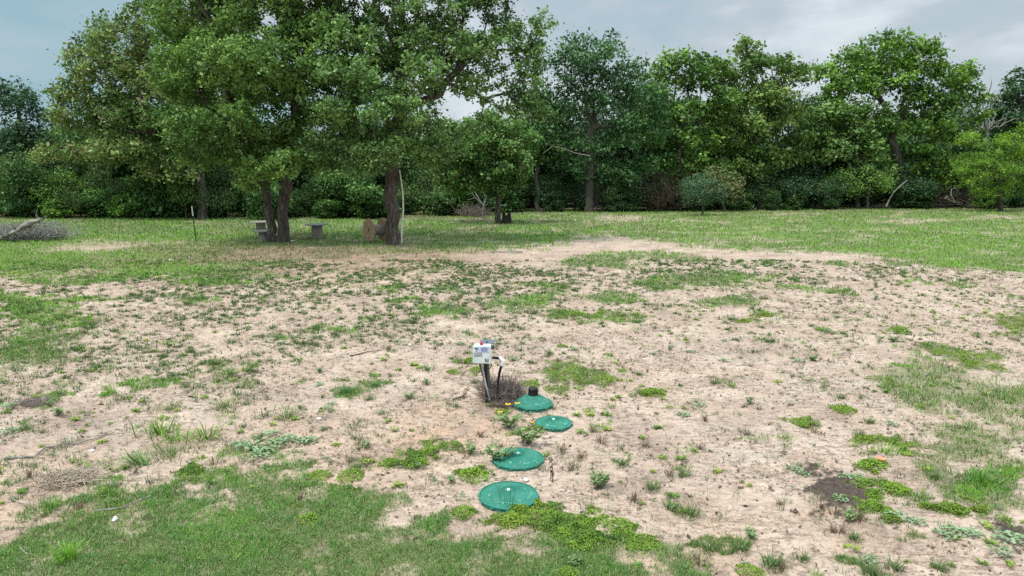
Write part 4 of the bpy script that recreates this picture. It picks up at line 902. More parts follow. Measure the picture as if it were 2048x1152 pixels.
for z in (-.09, -.03, .03, .09): m.cone(q3((-W_ / 2 - .008, -DD / 2 - .01, z - .018)), q3((-W_ / 2 - .008, -DD / 2 - .01, z + .018)), .008, .008, 10)
m.build('hinge_pins', M_BOXT, enc)
m = MB(); m.box(q3((W_ / 2 + .004, -DD / 2 - .0, -.05)), (.014, .03, .05), yaw, .004); m.build('latch', M_BOX, enc)
fy = -DD / 2 - .029
def plate(x0, z0, w3, h3, off=0.0, t_=.002): return (q3((x0, fy - off, z0)), (w3, t_, h3), yaw)
m = MB(); m.box(*plate(.02, .082, .17, .085)); sk = m.build('logo_sticker', M_LAV, enc)
m = MB()
rr_ = np.random.default_rng(4)
for k in range(15):
    a = rr_.uniform(0, 6.28); d_ = rr_.uniform(0, .019); m.box(*plate(-.078 + d_ * math.cos(a) * 1.25, .096 + d_ * math.sin(a) * .8, .013, .009, .003))
m.box(*plate(-.078, .068, .005, .038, .003)); m.box(*plate(-.078, .049, .018, .007, .003))
m.build('palm_emblem', M_TEAL, enc)
m = MB()
for zz_, w3, h3, n_ in ((.108, .075, .012, 6), (.088, .115, .018, 8), (.070, .095, .010, 9), (.052, .09, .009, 9)):
    for k in range(n_):
        x_ = .035 - w3 / 2 + (k + .5) * w3 / n_; cw = w3 / n_ * .72
        m.box(*plate(x_ - cw * .35, zz_, cw * .25, h3, .003))
        m.box(*plate(x_, zz_ + h3 * .4 * (1 if k % 2 else -1), cw * .8, h3 * .24, .003))
        if k % 3: m.box(*plate(x_ + cw * .35, zz_, cw * .22, h3 * .8, .003))
m.build('blue_lettering', M_BLUE, enc)
m = MB(); m.box(*plate(-.058, .004, .118, .052)); m.build('notice_border', M_GREYD, enc)
m = MB(); m.box(*plate(-.058, .004, .106, .041, .0025)); m.build('notice_label', M_LGREY, enc)
m = MB()
for k in range(4): m.box(*plate(-.06 + .004 * (k % 2), .018 - .009 * k, .088 - .012 * (k % 3), .0028, .0045))
m.build('notice_lines', M_BOXT, enc)
m = MB(); m.box(*plate(.072, -.078, .055, .042)); m.box(*plate(.072, -.104, .05, .006)); m.build('dark_plate', M_GREYD, enc)
m = MB(); m.box(*plate(.082, -.072, .028, .018, .0025)); m.box(*plate(.072, -.093, .044, .006, .0025)); m.build('plate_window', M_LGREY, enc)
m = MB(); top = H_ / 2
m.lathe([(.024, 0), (.024, .012), (.020, .014), (.020, .034), (.017, .046), (.010, .053), (.002, .056)], 24, Matrix.Translation(q3((-.012, -.02, top - .008)))); m.build('red_beacon', M_RED, root, True)
m = MB(); sr = yaw @ Matrix.Rotation(R(4), 3, 'X')
m.box(q3((.058, .17, top - .006)), (.22, .16, .012), sr, .003); m.build('solar_panel', M_SOLAR, root)
m = MB(); m.box(q3((.055, .12, top - .03)), (.03, .03, .09), yaw); m.build('solar_bracket', M_GREYD, root)
m = MB(); m.box(q3((W_ / 2 + .022, -.02, .095)), (.045, .05, .055), yaw, .005); m.box(q3((W_ / 2 + .003, -.02, .095)), (.02, .03, .03), yaw); m.build('buzzer', M_GREYD, root)
P0 = q3((W_ / 2 - .005, .0, -.07)); e1 = Vector(at(1000, 717, cy)) - Vector((cx, cy, 0)); e1.y = .0
m = MB(); m.tube([P0, P0.lerp(e1, .5) + Vector((0, 0, .004)), e1], [.021, .021, .021], 12); m.build('conduit', M_BLACK, root, True)
e2 = Vector(at(1006, 722, cy)) - Vector((cx, cy, 0)); e2.y = 0; e3 = Vector(at(1003, 731, cy)) - Vector((cx, cy, 0)); e3.y = 0
m = MB(); m.tube([e1 + Vector((-.02, 0, .01)), e1 + Vector((.01, 0, 0)), e2, e2.lerp(e3, .5) + Vector((.004, 0, 0)), e3], [.027, .027, .03, .027, .027], 14); m.build('elbow', M_PVCW, root, True)
fp = [e3]
for (px, py) in ((999, 745), (996, 765), (996, 785), (1000, 803)):
    v = Vector(at(px, py, cy)) - Vector((cx, cy, 0)); v.y = 0; fp.append(v)
m = MB(); m.tube(fp, [.02] * 5, 10); m.build('flexible_pipe', M_BLACK, root, True)
lp = [q3((.06 + .058 * math.cos(a) + .02, -.02, -top - .045 + .05 * math.sin(a))) for a in np.linspace(1.9, 1.9 - 2 * math.pi * 1.03, 26)]
m = MB(); m.tube([q3((.03, 0, -top + .01))] + lp + [q3((.05, 0, -top + .01))], .0055, 6)
m.tube([q3((-.09 + .024 * math.cos(a), -.02, -top - .01 + .024 * math.sin(a))) for a in np.linspace(0, -math.pi, 9)], .006, 6); m.build('cable_loop', M_BLACK, root, True)
def loc_(px, py, dy=0): v = Vector(at(px, py, cy + dy)) - Vector((cx, cy, 0)); return v
def leaning_board(a, b, w3, t_, name, mat):
    d = b - a; mm = d.to_track_quat('Z', 'Y').to_matrix(); m = MB(); m.box((a + b) / 2, (w3, t_, d.length), mm, .004); return m.build(name, mat, root)
M_POST = noisy_mat('old_post_wood', [(.3, (.035, .035, .034)), (.5, (.10, .095, .09)), (.7, (.19, .18, .17))], 12, .9, (7, 7, .5), .6, 16)
a_ = loc_(980, 812, .03); a_.z = -.1
leaning_board(a_, loc_(969, 690, .06), .085, .06, 'post', M_POST)
a_ = loc_(986, 812, .02); a_.z = -.1
leaning_board(a_, loc_(958, 722, -.01), .035, .03, 'stake', M_POST)
a_ = loc_(972, 800, -.02); a_.z = -.1
leaning_board(a_, loc_(973, 724, -.02), .022, .022, 'rod', M_BLACK)
m = MB(); m.tube([loc_(962, 724, -.03), loc_(967, 745, -.03), loc_(972, 770, -.03), loc_(980, 800, -.02)], .012, 8); m.build('grey_pipe', M_LGREY, root, True)

# ------------------------------------------------------------------ cable spools under the oaks
def spool_table(px, py, top_px, rtop, rcore, label, full=True):
    x, y = gxy(px, py); H = float(at(px, top_px, y)[2])
    root = empty('spool_table', (x, y, 0), .4, label=label, cat='spool table')
    m = MB(); m.lathe([(rtop, H - .045), (rtop + .002, H - .02), (rtop, H)], 40); 
    tp = m.build('tabletop', M_WOODT, root)
    m = MB(); n_ = 18
    for k in range(n_):
        a = 2 * math.pi * k / n_; m.box((rcore * math.cos(a), rcore * math.sin(a), (H - .045) / 2 - .02), (.035, 2 * math.pi * rcore / n_ * .93, H - .05), Matrix.Rotation(a, 3, 'Z'), .004)
    m.cone((0, 0, 0), (0, 0, H - .06), rcore * .93, rcore * .93, 24); m.build('barrel', M_WOODG, root)
    return root
spool_table(635, 477, 448, .565, .245, 'grey spool table standing on one barrel, right of the double-trunked oak')
spool_table(529, 482, 461, .50, .24, 'low round grey spool table half hidden by the left trunk of the double-trunked oak')
spool_table(522, 460, 443, .58, .24, 'paler spool table farther back, behind the low one at the double-trunked oak')
sx, sy = gxy(752, 479); sy = D2 + 1.2; sx = at(752, 457, sy)[0]
root = empty('cable_spool', (sx, sy, .57), label='brown wooden cable spool lying on its side against the tall oak', cat='cable spool')
ax = Vector((-.76, -.65, 0)).normalized(); qm = ax.to_track_quat('Z', 'Y').to_matrix().to_4x4()
for s, mt in ((1, M_WOODB), (-1, M_WOODB)):
    m = MB(); M_ = Matrix.Translation(ax * .37 * s) @ qm
    m.lathe([(.555, -.022), (.56, 0), (.555, .022)], 44, M_); fl = m.build('flange', mt, root)
    if s == 1:
        m = MB()
        c0 = ax * (.37 + .022); m.cone(c0 - ax * .01, c0 + ax * .004, .05, .05, 16)
        for k in range(6):
            a = k * math.pi / 3 + .3; v = M_.to_3x3() @ Vector((math.cos(a) * .17, math.sin(a) * .17, 0)); m.cone(c0 + v - ax * .01, c0 + v + ax * .004, .022, .022, 10)
        m.build('hole_shade_discs', M_HOLESHADE, fl)  # solid near-black discs paint the shade inside the centre and bolt holes
m = MB(); M_ = qm
for k in range(18):
    a = 2 * math.pi * k / 18; c_ = M_.to_3x3() @ Vector((.24 * math.cos(a), .24 * math.sin(a), 0)); rot = M_.to_3x3() @ Matrix.Rotation(a, 3, 'Z')
    m.box(c_, (.035, .078, .70), rot, .004)
m.cone(ax * -.34, ax * .34, .225, .225, 20)
m.build('barrel', M_WOODG, root)

# ------------------------------------------------------------------ posts, pipe, stump, fallen log
x, y = gxy(392, 481)
root = empty('fence_post', (x, y, 0), label='thin dark metal T-post with a white top leaning left in the grass', cat='fence post')
b0 = Vector((0, 0, -.1)); b1 = Vector(at(383, 413, y)) - Vector((x, y, 0)); bm_ = b0.lerp(b1, .74); dq = (b1 - b0).to_track_quat('Z', 'Y').to_matrix()
m = MB(); m.box((b0 + bm_) / 2, (.045, .008, (bm_ - b0).length), dq); m.box((b0 + bm_) / 2 + dq @ Vector((0, .02, 0)), (.008, .032, (bm_ - b0).length), dq)
for k in range(14): m.box(b0.lerp(bm_, .15 + k * .058) + dq @ Vector((0, -.008, 0)), (.018, .008, .02), dq)
m.build('shaft', M_POSTG, root)
m = MB(); m.box((b1 + bm_) / 2, (.046, .009, (bm_ - b1).length), dq); m.box((b1 + bm_) / 2 + dq @ Vector((0, .02, 0)), (.009, .033, (bm_ - b1).length), dq); m.build('white_tip', M_WHITE, root)
x, y = gxy(803, 490)
m = MB(); m.tube([Vector(at(px, py, y + dy)) - Vector((x, y, 0)) for px, py, dy in ((803, 491, 0), (804, 455, .02), (806.5, 420, .04), (806, 390, .06), (803, 365, .08), (799, 340, .1))], [.038, .038, .038, .037, .036, .034], 10)
o = m.build('plastic_pipe', M_PVC, None, True); o.location = (x, y, 0); tag(o, 'long pale slightly bowed pipe standing upright beside the tall oak', 'pipe')
x, y = gxy(1013, 448)
rg_ = np.random.default_rng(5)
m = MB(); m.lathe([(.34, -.05), (.28, .1), (.24, .35), (.22, .6), (.13, .62), (.06, .45)], 18, mod=lambda r, z, a: (r * (1 + .22 * math.sin(3 * a) + .1 * math.sin(7 * a)), z * (1 + .28 * math.sin(2 * a + 1) + .12 * math.sin(5 * a))))
o = m.build('tree_stump', M_CHAR); o.location = (x, y, 0); tag(o, 'black charred jagged stump at the foot of the small oak', 'tree stump')
x, y = gxy(30, 484); Dl = y - .2
P_ = np.array([at(px, py, Dl + dy) for px, py, dy in ((2, 475, .3), (14, 470, .2), (28, 464, 0), (45, 453, -.05), (62, 446, -.1), (76, 441, -.1), (88, 438, -.1))])
P_[:, 0] -= x; P_[:, 1] -= y
root = empty('fallen_log', (x, y, 0), label='bleached grey fallen tree log rising from a heap of dead brush at the left edge', cat='log')
Pq = []; 
for a in range(len(P_) - 1):
    for f in (0, .33, .66): Pq.append(P_[a] * (1 - f) + P_[a + 1] * f)
Pq.append(P_[-1]); Pq = np.array(Pq) + rg_.normal(0, .018, (len(Pq), 3))
V, F = tube_np(Pq, np.interp(np.arange(len(Pq)), [0, 6, 12, 18], [.06, .09, .11, .05]), 12, .2, rg_)
np_mesh('trunk', V, F, M_WOODG, parent=root, smooth=True)
acc = Acc()
for (pa, pb, r_) in [((76, 441), (74, 415), .025), ((30, 462), (24, 445), .04), ((30, 462), (36, 448), .035), ((60, 448), (84, 436), .06), ((50, 455), (86, 447), .05), ((82, 440), (72, 422), .02), ((70, 444), (95, 452), .03), ((60, 450), (65, 470), .035), ((14, 472), (12, 463), .03), ((86, 438), (97, 430), .02)]:
    a = at(*pa, Dl) - [x, y, 0]; b = at(*pb, Dl - .15) - [x, y, 0]; q = np.array([a, a * .6 + b * .4 + rg_.normal(0, .04, 3), a * .25 + b * .75 + rg_.normal(0, .04, 3), b])
    V, F = tube_np(q, [r_, r_ * .8, r_ * .5, r_ * .2], 6); acc.add(V, F)
acc.build('dead_limbs', M_DEAD, parent=root, smooth=True)
def brush(name, label, px, py, rx, ry_, h, n, seed, mat, r_=.006, parent=None, cat='brush', up=.5):
    rg = np.random.default_rng(seed); x, y = gxy(px, py); acc = Acc()
    for k in range(n):
        a = rg.uniform(0, 6.28); q = rg.random() ** .5; b = np.array([math.cos(a) * rx * q * .8, math.sin(a) * ry_ * q * .8, rg.uniform(0, h * .45)])
        d = unit(np.array([rg.normal(), rg.normal(), abs(rg.normal()) * up + .1])) * rg.uniform(.4, 1.0) * max(rx * .7, h)
        mid = b + d * .5 + rg.normal(0, .06 * max(rx, h), 3); e_ = b + d + rg.normal(0, .1 * max(rx, h), 3); e_[2] = min(max(e_[2], .0), h * 1.1); mid[2] = min(max(mid[2], 0), h)
        V, F = tube_np(np.array([b, mid, e_]), [r_, r_ * .8, r_ * .4], 3); acc.add(V, F)
    o = acc.build(name, mat, parent=parent); o.location = (x, y, 0); tag(o, label, cat); return o
M_BRUSHG = noisy_mat('grey_brush', [(.3, (.13, .125, .11)), (.6, (.34, .33, .29))], 9, .9)
brush('brush_heap', 'grey twiggy dead brush heaped around the fallen log', 50, 480, 2.3, 1.0, .78, 650, 12, M_BRUSHG, .014)
M_BRUSHB = noisy_mat('brown_brush', [(.3, (.10, .075, .065)), (.6, (.25, .20, .18))], 9, .9)
brush('dead_bush', 'low tangle of dead brown twigs around the foot of the control post', 1004, 798, .40, .32, .36, 800, 13, M_BRUSHB, .0036, up=1.0)
brush('dead_bush', 'sprawl of dead twigs between the control post and the capped lid', 1012, 812, .26, .12, .10, 240, 14, M_BRUSHB, .0035)
brush('straw_heap', 'flat heap of tangled dead straw left of the lawn edge', 135, 962, .38, .30, .06, 380, 15, M_STRAW, .005, up=.1)
brush('dead_bush', 'small grey-brown twig tangle on the left sand', 70, 808, .35, .2, .07, 200, 16, M_BRUSHB, .004, up=.2)
def stick(pix, r_, label, name='fallen_branch', mat=M_DEAD, dz_=.015):
    P0 = gxy(*pix[0]); pts = []
    for k, (px, py) in enumerate(pix):
        a = gxy(px, py); pts.append((a[0] - P0[0], a[1] - P0[1], r_ * .9 + dz_ + float(zg(np.array([a[0]]), np.array([a[1]]))[0])))
    m = MB(); m.tube(pts, list(np.linspace(r_, r_ * .5, len(pts))), 6); o = m.build(name, mat, None, True); o.location = (*P0, 0); return tag(o, label, 'fallen branch')
stick([(10, 922), (70, 916), (90, 900), (130, 890), (160, 886), (200, 878), (232, 869)], .013, 'long thin curved grey branch on the sand at the left')
stick([(190, 1024), (220, 1022), (245, 1015), (270, 1005), (302, 992)], .011, 'pale bent branch lying on the grass below the straw heap')
stick([(20, 1000), (38, 1009), (54, 1010)], .008, 'short pale twig on the sand at the left edge')
stick([(40, 1096), (48, 1104), (57, 1110)], .008, 'short white twig lying in the lawn')
stick([(700, 715), (735, 708), (765, 702)], .012, 'thin brown stick on the sand left of the control post', mat=M_STALK)
stick([(905, 800), (925, 795), (940, 784), (955, 776)], .012, 'reddish brown root beside the burrow', mat=M_STALK)
stick([(845, 888), (870, 884), (900, 878)], .007, 'dark twig on the sand behind the second nearest lid', mat=M_STALK)
stick([(1064, 955), (1072, 948), (1080, 941)], .005, 'small straight twig beside the second nearest lid')
stick([(655, 800), (690, 782), (705, 775)], .006, 'thin straw coloured stick behind the dark green tuft')
D5 = gxy(1795, 418)[1]
def arch(label, pix, r_, D, name='dead_branch', mat=M_DEAD):
    P0 = at(*pix[0], D); m = MB(); m.tube([Vector(at(px, py, D + .2 * math.sin(k * 2)) - np.array([P0[0], P0[1], 0])) for k, (px, py) in enumerate(pix)], list(np.linspace(r_, r_ * .45, len(pix))), 7)
    o = m.build(name, mat, None, True); o.location = (P0[0], P0[1], 0); return tag(o, label, 'dead branch')
De = gxy(1800, 419)[1] - .6
arch('pale arching dead limb rising from the grass left of the mesquite', [(1772, 414), (1778, 400), (1788, 384), (1800, 372), (1815, 360)], .07, De)
arch('looped bleached dead branch at the wood edge left of the mesquite', [(1890, 396), (1900, 402), (1910, 405), (1902, 390), (1903, 378), (1912, 376), (1921, 388)], .06, De)
arch('bleached dead limb lying low at the wood edge beside the looped branch', [(1893, 393), (1905, 404), (1925, 407)], .06, De - .3)
arch('short slanting bleached limb between the looped branch and the mesquite stems', [(1949, 376), (1958, 387), (1964, 394)], .06, De)
arch('grey limb curving out low from the dark airy tree', [(1180, 312), (1150, 306), (1125, 296), (1105, 292), (1085, 308)], .035, gxy(1180, 424)[1] - 3.5)
x, y = gxy(1012, 505)
m = MB(); m.box((0, 0, .03), (1.35, .14, .04), Matrix.Rotation(R(-1), 3, 'Z'), .004); o = m.build('wooden_plank', M_WOODT); o.location = (x, y, 0); tag(o, 'thin pale plank lying flat at the edge of the grass', 'plank')
x, y = gxy(582, 483); m = MB(); m.box((0, 0, .03), (.28, .12, .05), Matrix.Rotation(.3, 3, 'Z'), .01); m.box((-.16, .03, .12), (.03, .03, .22), None, .006); o = m.build('scrap_board', M_WHITE); o.location = (x, y, 0); tag(o, 'small white scrap at the foot of the double-trunked oak', 'scrap')
def pebble(px, py, s, mat, label, name, cat, seed, flat=.7):
    x, y = gxy(px, py); b = bmesh.new(); bmesh.ops.create_icosphere(b, subdivisions=3, radius=1); rg = np.random.default_rng(seed)
    ph = rg.uniform(0, 6, 6)
    for v in b.verts:
        k = 1 + .16 * math.sin(3 * v.co.x + ph[0]) + .14 * math.sin(4 * v.co.y + ph[1]) + .12 * math.sin(5 * v.co.z + ph[2]); v.co *= k; v.co.z *= flat
        v.co *= s
    m = MB(); m._add(b); o = m.build(name, mat, None, True); o.location = (x, y, s * flat * .6 + float(zg(np.array([x]), np.array([y]))[0])); return tag(o, label, cat)
pebble(1052, 965, .028, M_ROCKW, 'white lump of rock behind the nearest lid', 'rock', 'rock', 1, .85)
pebble(1762, 921, .06, M_TERRA, 'flat orange terracotta piece in the weeds at the right', 'clay_shard', 'clay shard', 2, .3)
pebble(637, 839, .035, M_LITW, 'small white plastic scrap on the sand', 'plastic_scrap', 'litter', 3, .25)
pebble(183, 902, .03, M_ROCKW, 'pale yellowish stone beside the long thin branch', 'rock', 'rock', 4, .4)
pebble(818, 689, .04, M_LITW, 'white scrap in the sand behind and left of the control box', 'plastic_scrap', 'litter', 5, .35)
pebble(342, 521, .06, M_LITW, 'tiny white scrap in the grass below the T-post', 'plastic_scrap', 'litter', 6, .5)
pebble(377, 515, .05, M_LITW, 'tiny white scrap in the grass just right of the other one', 'plastic_scrap', 'litter', 7, .5)
pebble(230, 1038, .03, M_ROCKW, 'grey-white stone at the upper edge of the lawn', 'rock', 'rock', 8, .7)
pebble(395, 766, .03, M_ROCKW, 'small white stone beside the grass tufts left of centre', 'rock', 'rock', 9, .4)
pebble(1150, 441, .08, M_LITW, 'tiny white speck in the far grass right of the small oak', 'plastic_scrap', 'litter', 10, .5)

M_VINE = noisy_mat('reddish_vine', [(.3, (.05, .034, .026)), (.6, (.15, .10, .075))], 9, .9)
brush('vine_tangle', 'reddish-brown tangle of dead vines hanging left of the feathery bush', 1335, 423, 2.2, 1.2, 3.2, 240, 31, M_VINE, .016, cat='vines', up=1.2)
brush('dead_brush', 'grey-brown dead brush at the wood edge around the thin dead sapling', 1530, 416, 3.0, .9, 1.1, 600, 32, M_BRUSHG, .014, up=.7)
brush('dead_brush', 'brown dead brush at the wood edge under the looped dead branch', 1870, 415, 3.4, 1.2, 2.2, 900, 33, M_BRUSHB, .016, up=.9)
brush('dead_brush', 'dark brown dead brush at the wood edge left of the dead shrub', 945, 434, 1.4, .7, 1.0, 200, 34, M_BRUSHB, .014, up=.9)
brush('vine_tangle', 'thin bare stems standing in the gap below the dark airy tree', 1225, 421, 3.2, 1.2, 2.6, 420, 35, M_BRUSHG, .018, cat='vines', up=2.5)

# ------------------------------------------------------------------ single plants
def plant_xy(px, py): x, y = gxy(px, py); return x, y, float(zg(np.array([x]), np.array([y]))[0])
def grass_clump(px, py, label, n=60, h=(.15, .3), spread=.10, col=((.10, .20, .04), (.20, .32, .07)), wd=(.008, .014), lean=(.3, 1.4), group=None, seed=1, name='grass_clump', cat='grass clump', side=None):
    global rng
    rng = np.random.default_rng(seed); x, y, z = plant_xy(px, py); a = rng.uniform(0, 6.28, n)
    if side is not None: a = rng.normal(side, .7, n)
    r = np.abs(rng.normal(0, spread, n)); P = np.stack([r * np.cos(a), r * np.sin(a), np.full(n, -.005)], 1)
    V, F, Cc = blades(P, rng.uniform(*h, n), rng.uniform(*wd, n), rng.uniform(*lean, n), a + rng.normal(0, .4, n), mixc(*col, rng.random(n)) * rng.uniform(.8, 1.2, (n, 1)))
    o = np_mesh(name, V, F, M_GRASS, col=Cc); o.location = (x, y, z); return tag(o, label, cat, group)
GB = ((.11, .21, .035), (.24, .36, .075))
grass_clump(320, 868, 'tall broad-bladed grass clump, upper left of the sprawling coarse grass', 46, (.2, .36), .12, GB, (.014, .024), seed=2)
grass_clump(352, 880, 'second broad-bladed clump just right of the upper left one', 40, (.15, .28), .12, GB, (.012, .02), seed=3)
grass_clump(415, 875, 'bright upright broad grass clump at the right end of the coarse grass', 46, (.16, .3), .10, GB, (.012, .022), seed=4)
grass_clump(300, 925, 'sprawling coarse grass with long blades reaching left over the sand', 60, (.2, .42), .14, ((.09, .18, .05), (.20, .30, .09)), (.012, .02), (.9, 1.6), seed=5, side=3.3)
grass_clump(340, 910, 'coarse grass with pale bent stems in the middle of the sprawling clumps', 70, (.14, .28), .16, ((.12, .18, .06), (.26, .30, .13)), (.008, .014), seed=6)
grass_clump(455, 752, 'coarse grass clump with bent blades, farther back at left', 60, (.14, .28), .16, ((.10, .17, .05), (.22, .28, .10)), (.01, .016), (.7, 1.6), seed=7)
grass_clump(490, 745, 'thin arching clump beside the farther coarse grass', 30, (.2, .34), .10, ((.12, .19, .05), (.24, .30, .12)), (.01, .016), (.7, 1.5), seed=8, side=.4)
grass_clump(135, 1118, 'bright lime-green fine grass tuft in the near lawn at bottom left', 150, (.14, .24), .06, ((.15, .32, .04), (.28, .48, .08)), (.005, .009), (.1, 1.0), seed=9)
grass_clump(690, 788, 'dark green dense tuft on the sand left of the control post', 260, (.06, .13), .10, ((.045, .13, .035), (.10, .21, .06)), (.004, .007), seed=10)
grass_clump(752, 774, 'dark green flat tuft right of the denser tuft', 220, (.05, .10), .10, ((.05, .13, .035), (.11, .22, .06)), (.004, .007), seed=11)
grass_clump(575, 835, 'pale green straggly clump on the left sand beyond the coarse grass', 90, (.1, .2), .12, ((.12, .18, .06), (.22, .28, .11)), (.007, .011), seed=12)
grass_clump(345, 818, 'small pale clump above the tall broad-bladed grass', 60, (.1, .18), .10, ((.12, .18, .05), (.24, .28, .10)), (.007, .011), seed=13)
grass_clump(452, 812, 'straggly yellow-green clump between the sand and the coarse grass', 80, (.1, .2), .14, ((.13, .18, .05), (.26, .30, .10)), (.007, .011), seed=14)
grass_clump(100, 1020, 'green tuft at the left end of the lawn edge', 80, (.1, .18), .08, seed=15)
grass_clump(235, 990, 'green tuft just above the bent branch', 80, (.08, .15), .10, seed=16)
grass_clump(1018, 1022, 'few thin tall blades in front of the nearest lid', 8, (.22, .4), .05, ((.06, .16, .05), (.12, .24, .08)), (.006, .008), (.05, .5), seed=17)
grass_clump(1960, 965, 'bright green upright clump at the right edge weeds', 110, (.12, .22), .14, ((.10, .22, .04), (.18, .34, .07)), (.007, .012), (.2, 1.1), seed=18)
grass_clump(1775, 905, 'bright leafy clump above the terracotta piece', 70, (.08, .15), .08, ((.13, .26, .04), (.24, .40, .07)), (.009, .014), seed=19)
grass_clump(1562, 1025, 'few thin blades standing alone on the right sand', 9, (.14, .26), .03, ((.10, .14, .06), (.18, .2, .1)), (.005, .007), (.1, .7), seed=20)
grass_clump(1365, 952, 'upright fine tuft on the sand right of the dead stalk', 60, (.08, .14), .04, ((.10, .17, .05), (.20, .26, .10)), (.005, .008), (.1, .9), seed=21)
grass_clump(85, 478, 'fresh green clump growing out of the front of the brush heap', 220, (.15, .3), .32, ((.10, .22, .04), (.20, .38, .06)), (.015, .03), seed=22)
grass_clump(10, 482, 'fresh green clump at the left end of the brush heap', 160, (.12, .25), .3, ((.10, .22, .04), (.20, .38, .06)), (.015, .03), seed=23)
# repeated small plants: tufts, leafy weeds, dry sprigs, creeping mats
def proto(kind, seed):
    global rng
    rng = np.random.default_rng(seed); acc = Acc()
    if kind == 'tuft':
        n = 90; a = rng.uniform(0, 6.28, n); r = np.abs(rng.normal(0, .04, n)); P = np.stack([r * np.cos(a), r * np.sin(a), np.zeros(n)], 1)
        V, F, Cc = blades(P, rng.uniform(.05, .12, n), rng.uniform(.004, .007, n), rng.uniform(.3, 1.4, n), a, mixc((.06, .12, .035), (.17, .23, .08), rng.random(n))); acc.add(V, F, Cc)
    elif kind == 'leafy':
        for s in range(6):
            a = rng.uniform(0, 6.28); ln_ = rng.uniform(.07, .17); d = unit(np.array([math.cos(a) * .7, math.sin(a) * .7, 1.0]))
            V, F = tube_np(np.array([[0, 0, -.01], d * ln_ * .5 + [0, 0, .01], d * ln_]), [.004, .003, .002], 4); acc.add(V, F, np.array([.12, .16, .07]))
            m_n = 9; f = rng.uniform(.25, 1, m_n)[:, None]; az = rng.uniform(0, 6.28, m_n); dd = np.stack([np.cos(az), np.sin(az), rng.uniform(-.1, .5, m_n)], 1)
            V, F, Cc = leaves(d * ln_ * f + dd * .025, np.stack([-.3 * np.cos(az), -.3 * np.sin(az), np.ones(m_n)], 1) + rng.normal(0, .25, (m_n, 3)), dd, rng.uniform(.035, .06, m_n), rng.uniform(.018, .028, m_n), mixc((.10, .17, .055), (.22, .30, .12), rng.random(m_n))); acc.add(V, F, Cc)
    elif kind == 'dry':
        n = 34; a = rng.uniform(0, 6.28, n); r = np.abs(rng.normal(0, .03, n)); P = np.stack([r * np.cos(a), r * np.sin(a), np.zeros(n)], 1)
        V, F, Cc = blades(P, rng.uniform(.05, .13, n), rng.uniform(.004, .008, n), rng.uniform(.1, 1.3, n), a, mixc((.12, .08, .055), (.30, .23, .15), rng.random(n))); acc.add(V, F, Cc)
    elif kind == 'pale':
        n = 60; a = rng.uniform(0, 6.28, n); r = rng.uniform(.01, .1, n); dd = np.stack([np.cos(a), np.sin(a), rng.uniform(-.1, .4, n)], 1)
        V, F, Cc = leaves(np.stack([r * np.cos(a), r * np.sin(a), rng.uniform(.01, .05, n)], 1), np.array([[0, 0, 1.0]]) + rng.normal(0, .3, (n, 3)), dd, rng.uniform(.025, .045, n), rng.uniform(.018, .032, n), mixc((.15, .24, .11), (.27, .36, .20), rng.random(n))); acc.add(V, F, Cc)
    elif kind == 'mat':
        n = 420; a = rng.uniform(0, 6.28, n); r = .11 * rng.random(n) ** .5; hh = .05 * (1 - (r / .12) ** 2) * rng.random(n) ** .5 + .004
        V, F, Cc = leaves(np.stack([r * np.cos(a) * 1.2, r * np.sin(a), hh], 1), np.array([[0, 0, .9]]) + rng.normal(0, .5, (n, 3)), rng.normal(size=(n, 3)), rng.uniform(.014, .024, n), rng.uniform(.01, .018, n), mixc((.10, .19, .02), (.26, .38, .04), rng.random(n))); acc.add(V, F, Cc)
    return np.concatenate(acc.V), [np.concatenate(f) for f in acc.F.values()], np.concatenate(acc.C)
KIND = {'tuft': ('grass_tuft', 'grass tuft', 'small dark green grass tuft alone on bare sand', 'small grass tufts on the bare sand'),
        'leafy': ('leafy_weed', 'weed', 'small leafy green weed with narrow leaves on bare sand', 'leafy weeds on the bare sand'),
        'dry': ('dry_sprig', 'dry weed', 'small dried brown sprig standing on bare sand', 'dried sprigs on the bare sand'),
        'pale': ('pale_weed', 'weed', 'low pale grey-green round-leaved weed on the sand', 'pale round-leaved weeds on the sand'),
        'mat': ('creeping_weed', 'weed', 'small bright yellow-green mat of creeping weed on bare sand', 'small mats of creeping weed on the sand')}
PR = {}
for k, s in zip(KIND, (201, 202, 203, 204, 205)):
    for v in range(2):
        V, F, Cc = proto(k, s + v * 50); o = np_mesh(KIND[k][0], V, F, M_GRASS, col=Cc); PR[(k, v)] = [o, False]
rw = np.random.default_rng(99)
def weed(k, px, py, s=1.0, label=None, sz=None):
    x, y, z = plant_xy(px, py); v = int(rw.integers(2)); o, used_ = PR[(k, v)]
    if used_: o = o.copy(); COL.objects.link(o)
    PR[(k, v)][1] = True
    o.location = (x, y, z); o.rotation_euler = (0, 0, rw.uniform(0, 6.28)); o.scale = (s, s, sz or s)
    nm, ct, lb, gp = KIND[k]; tag(o, label or lb, ct, None if label else gp)
    if label and 'group' in o: del o['group']
    return o
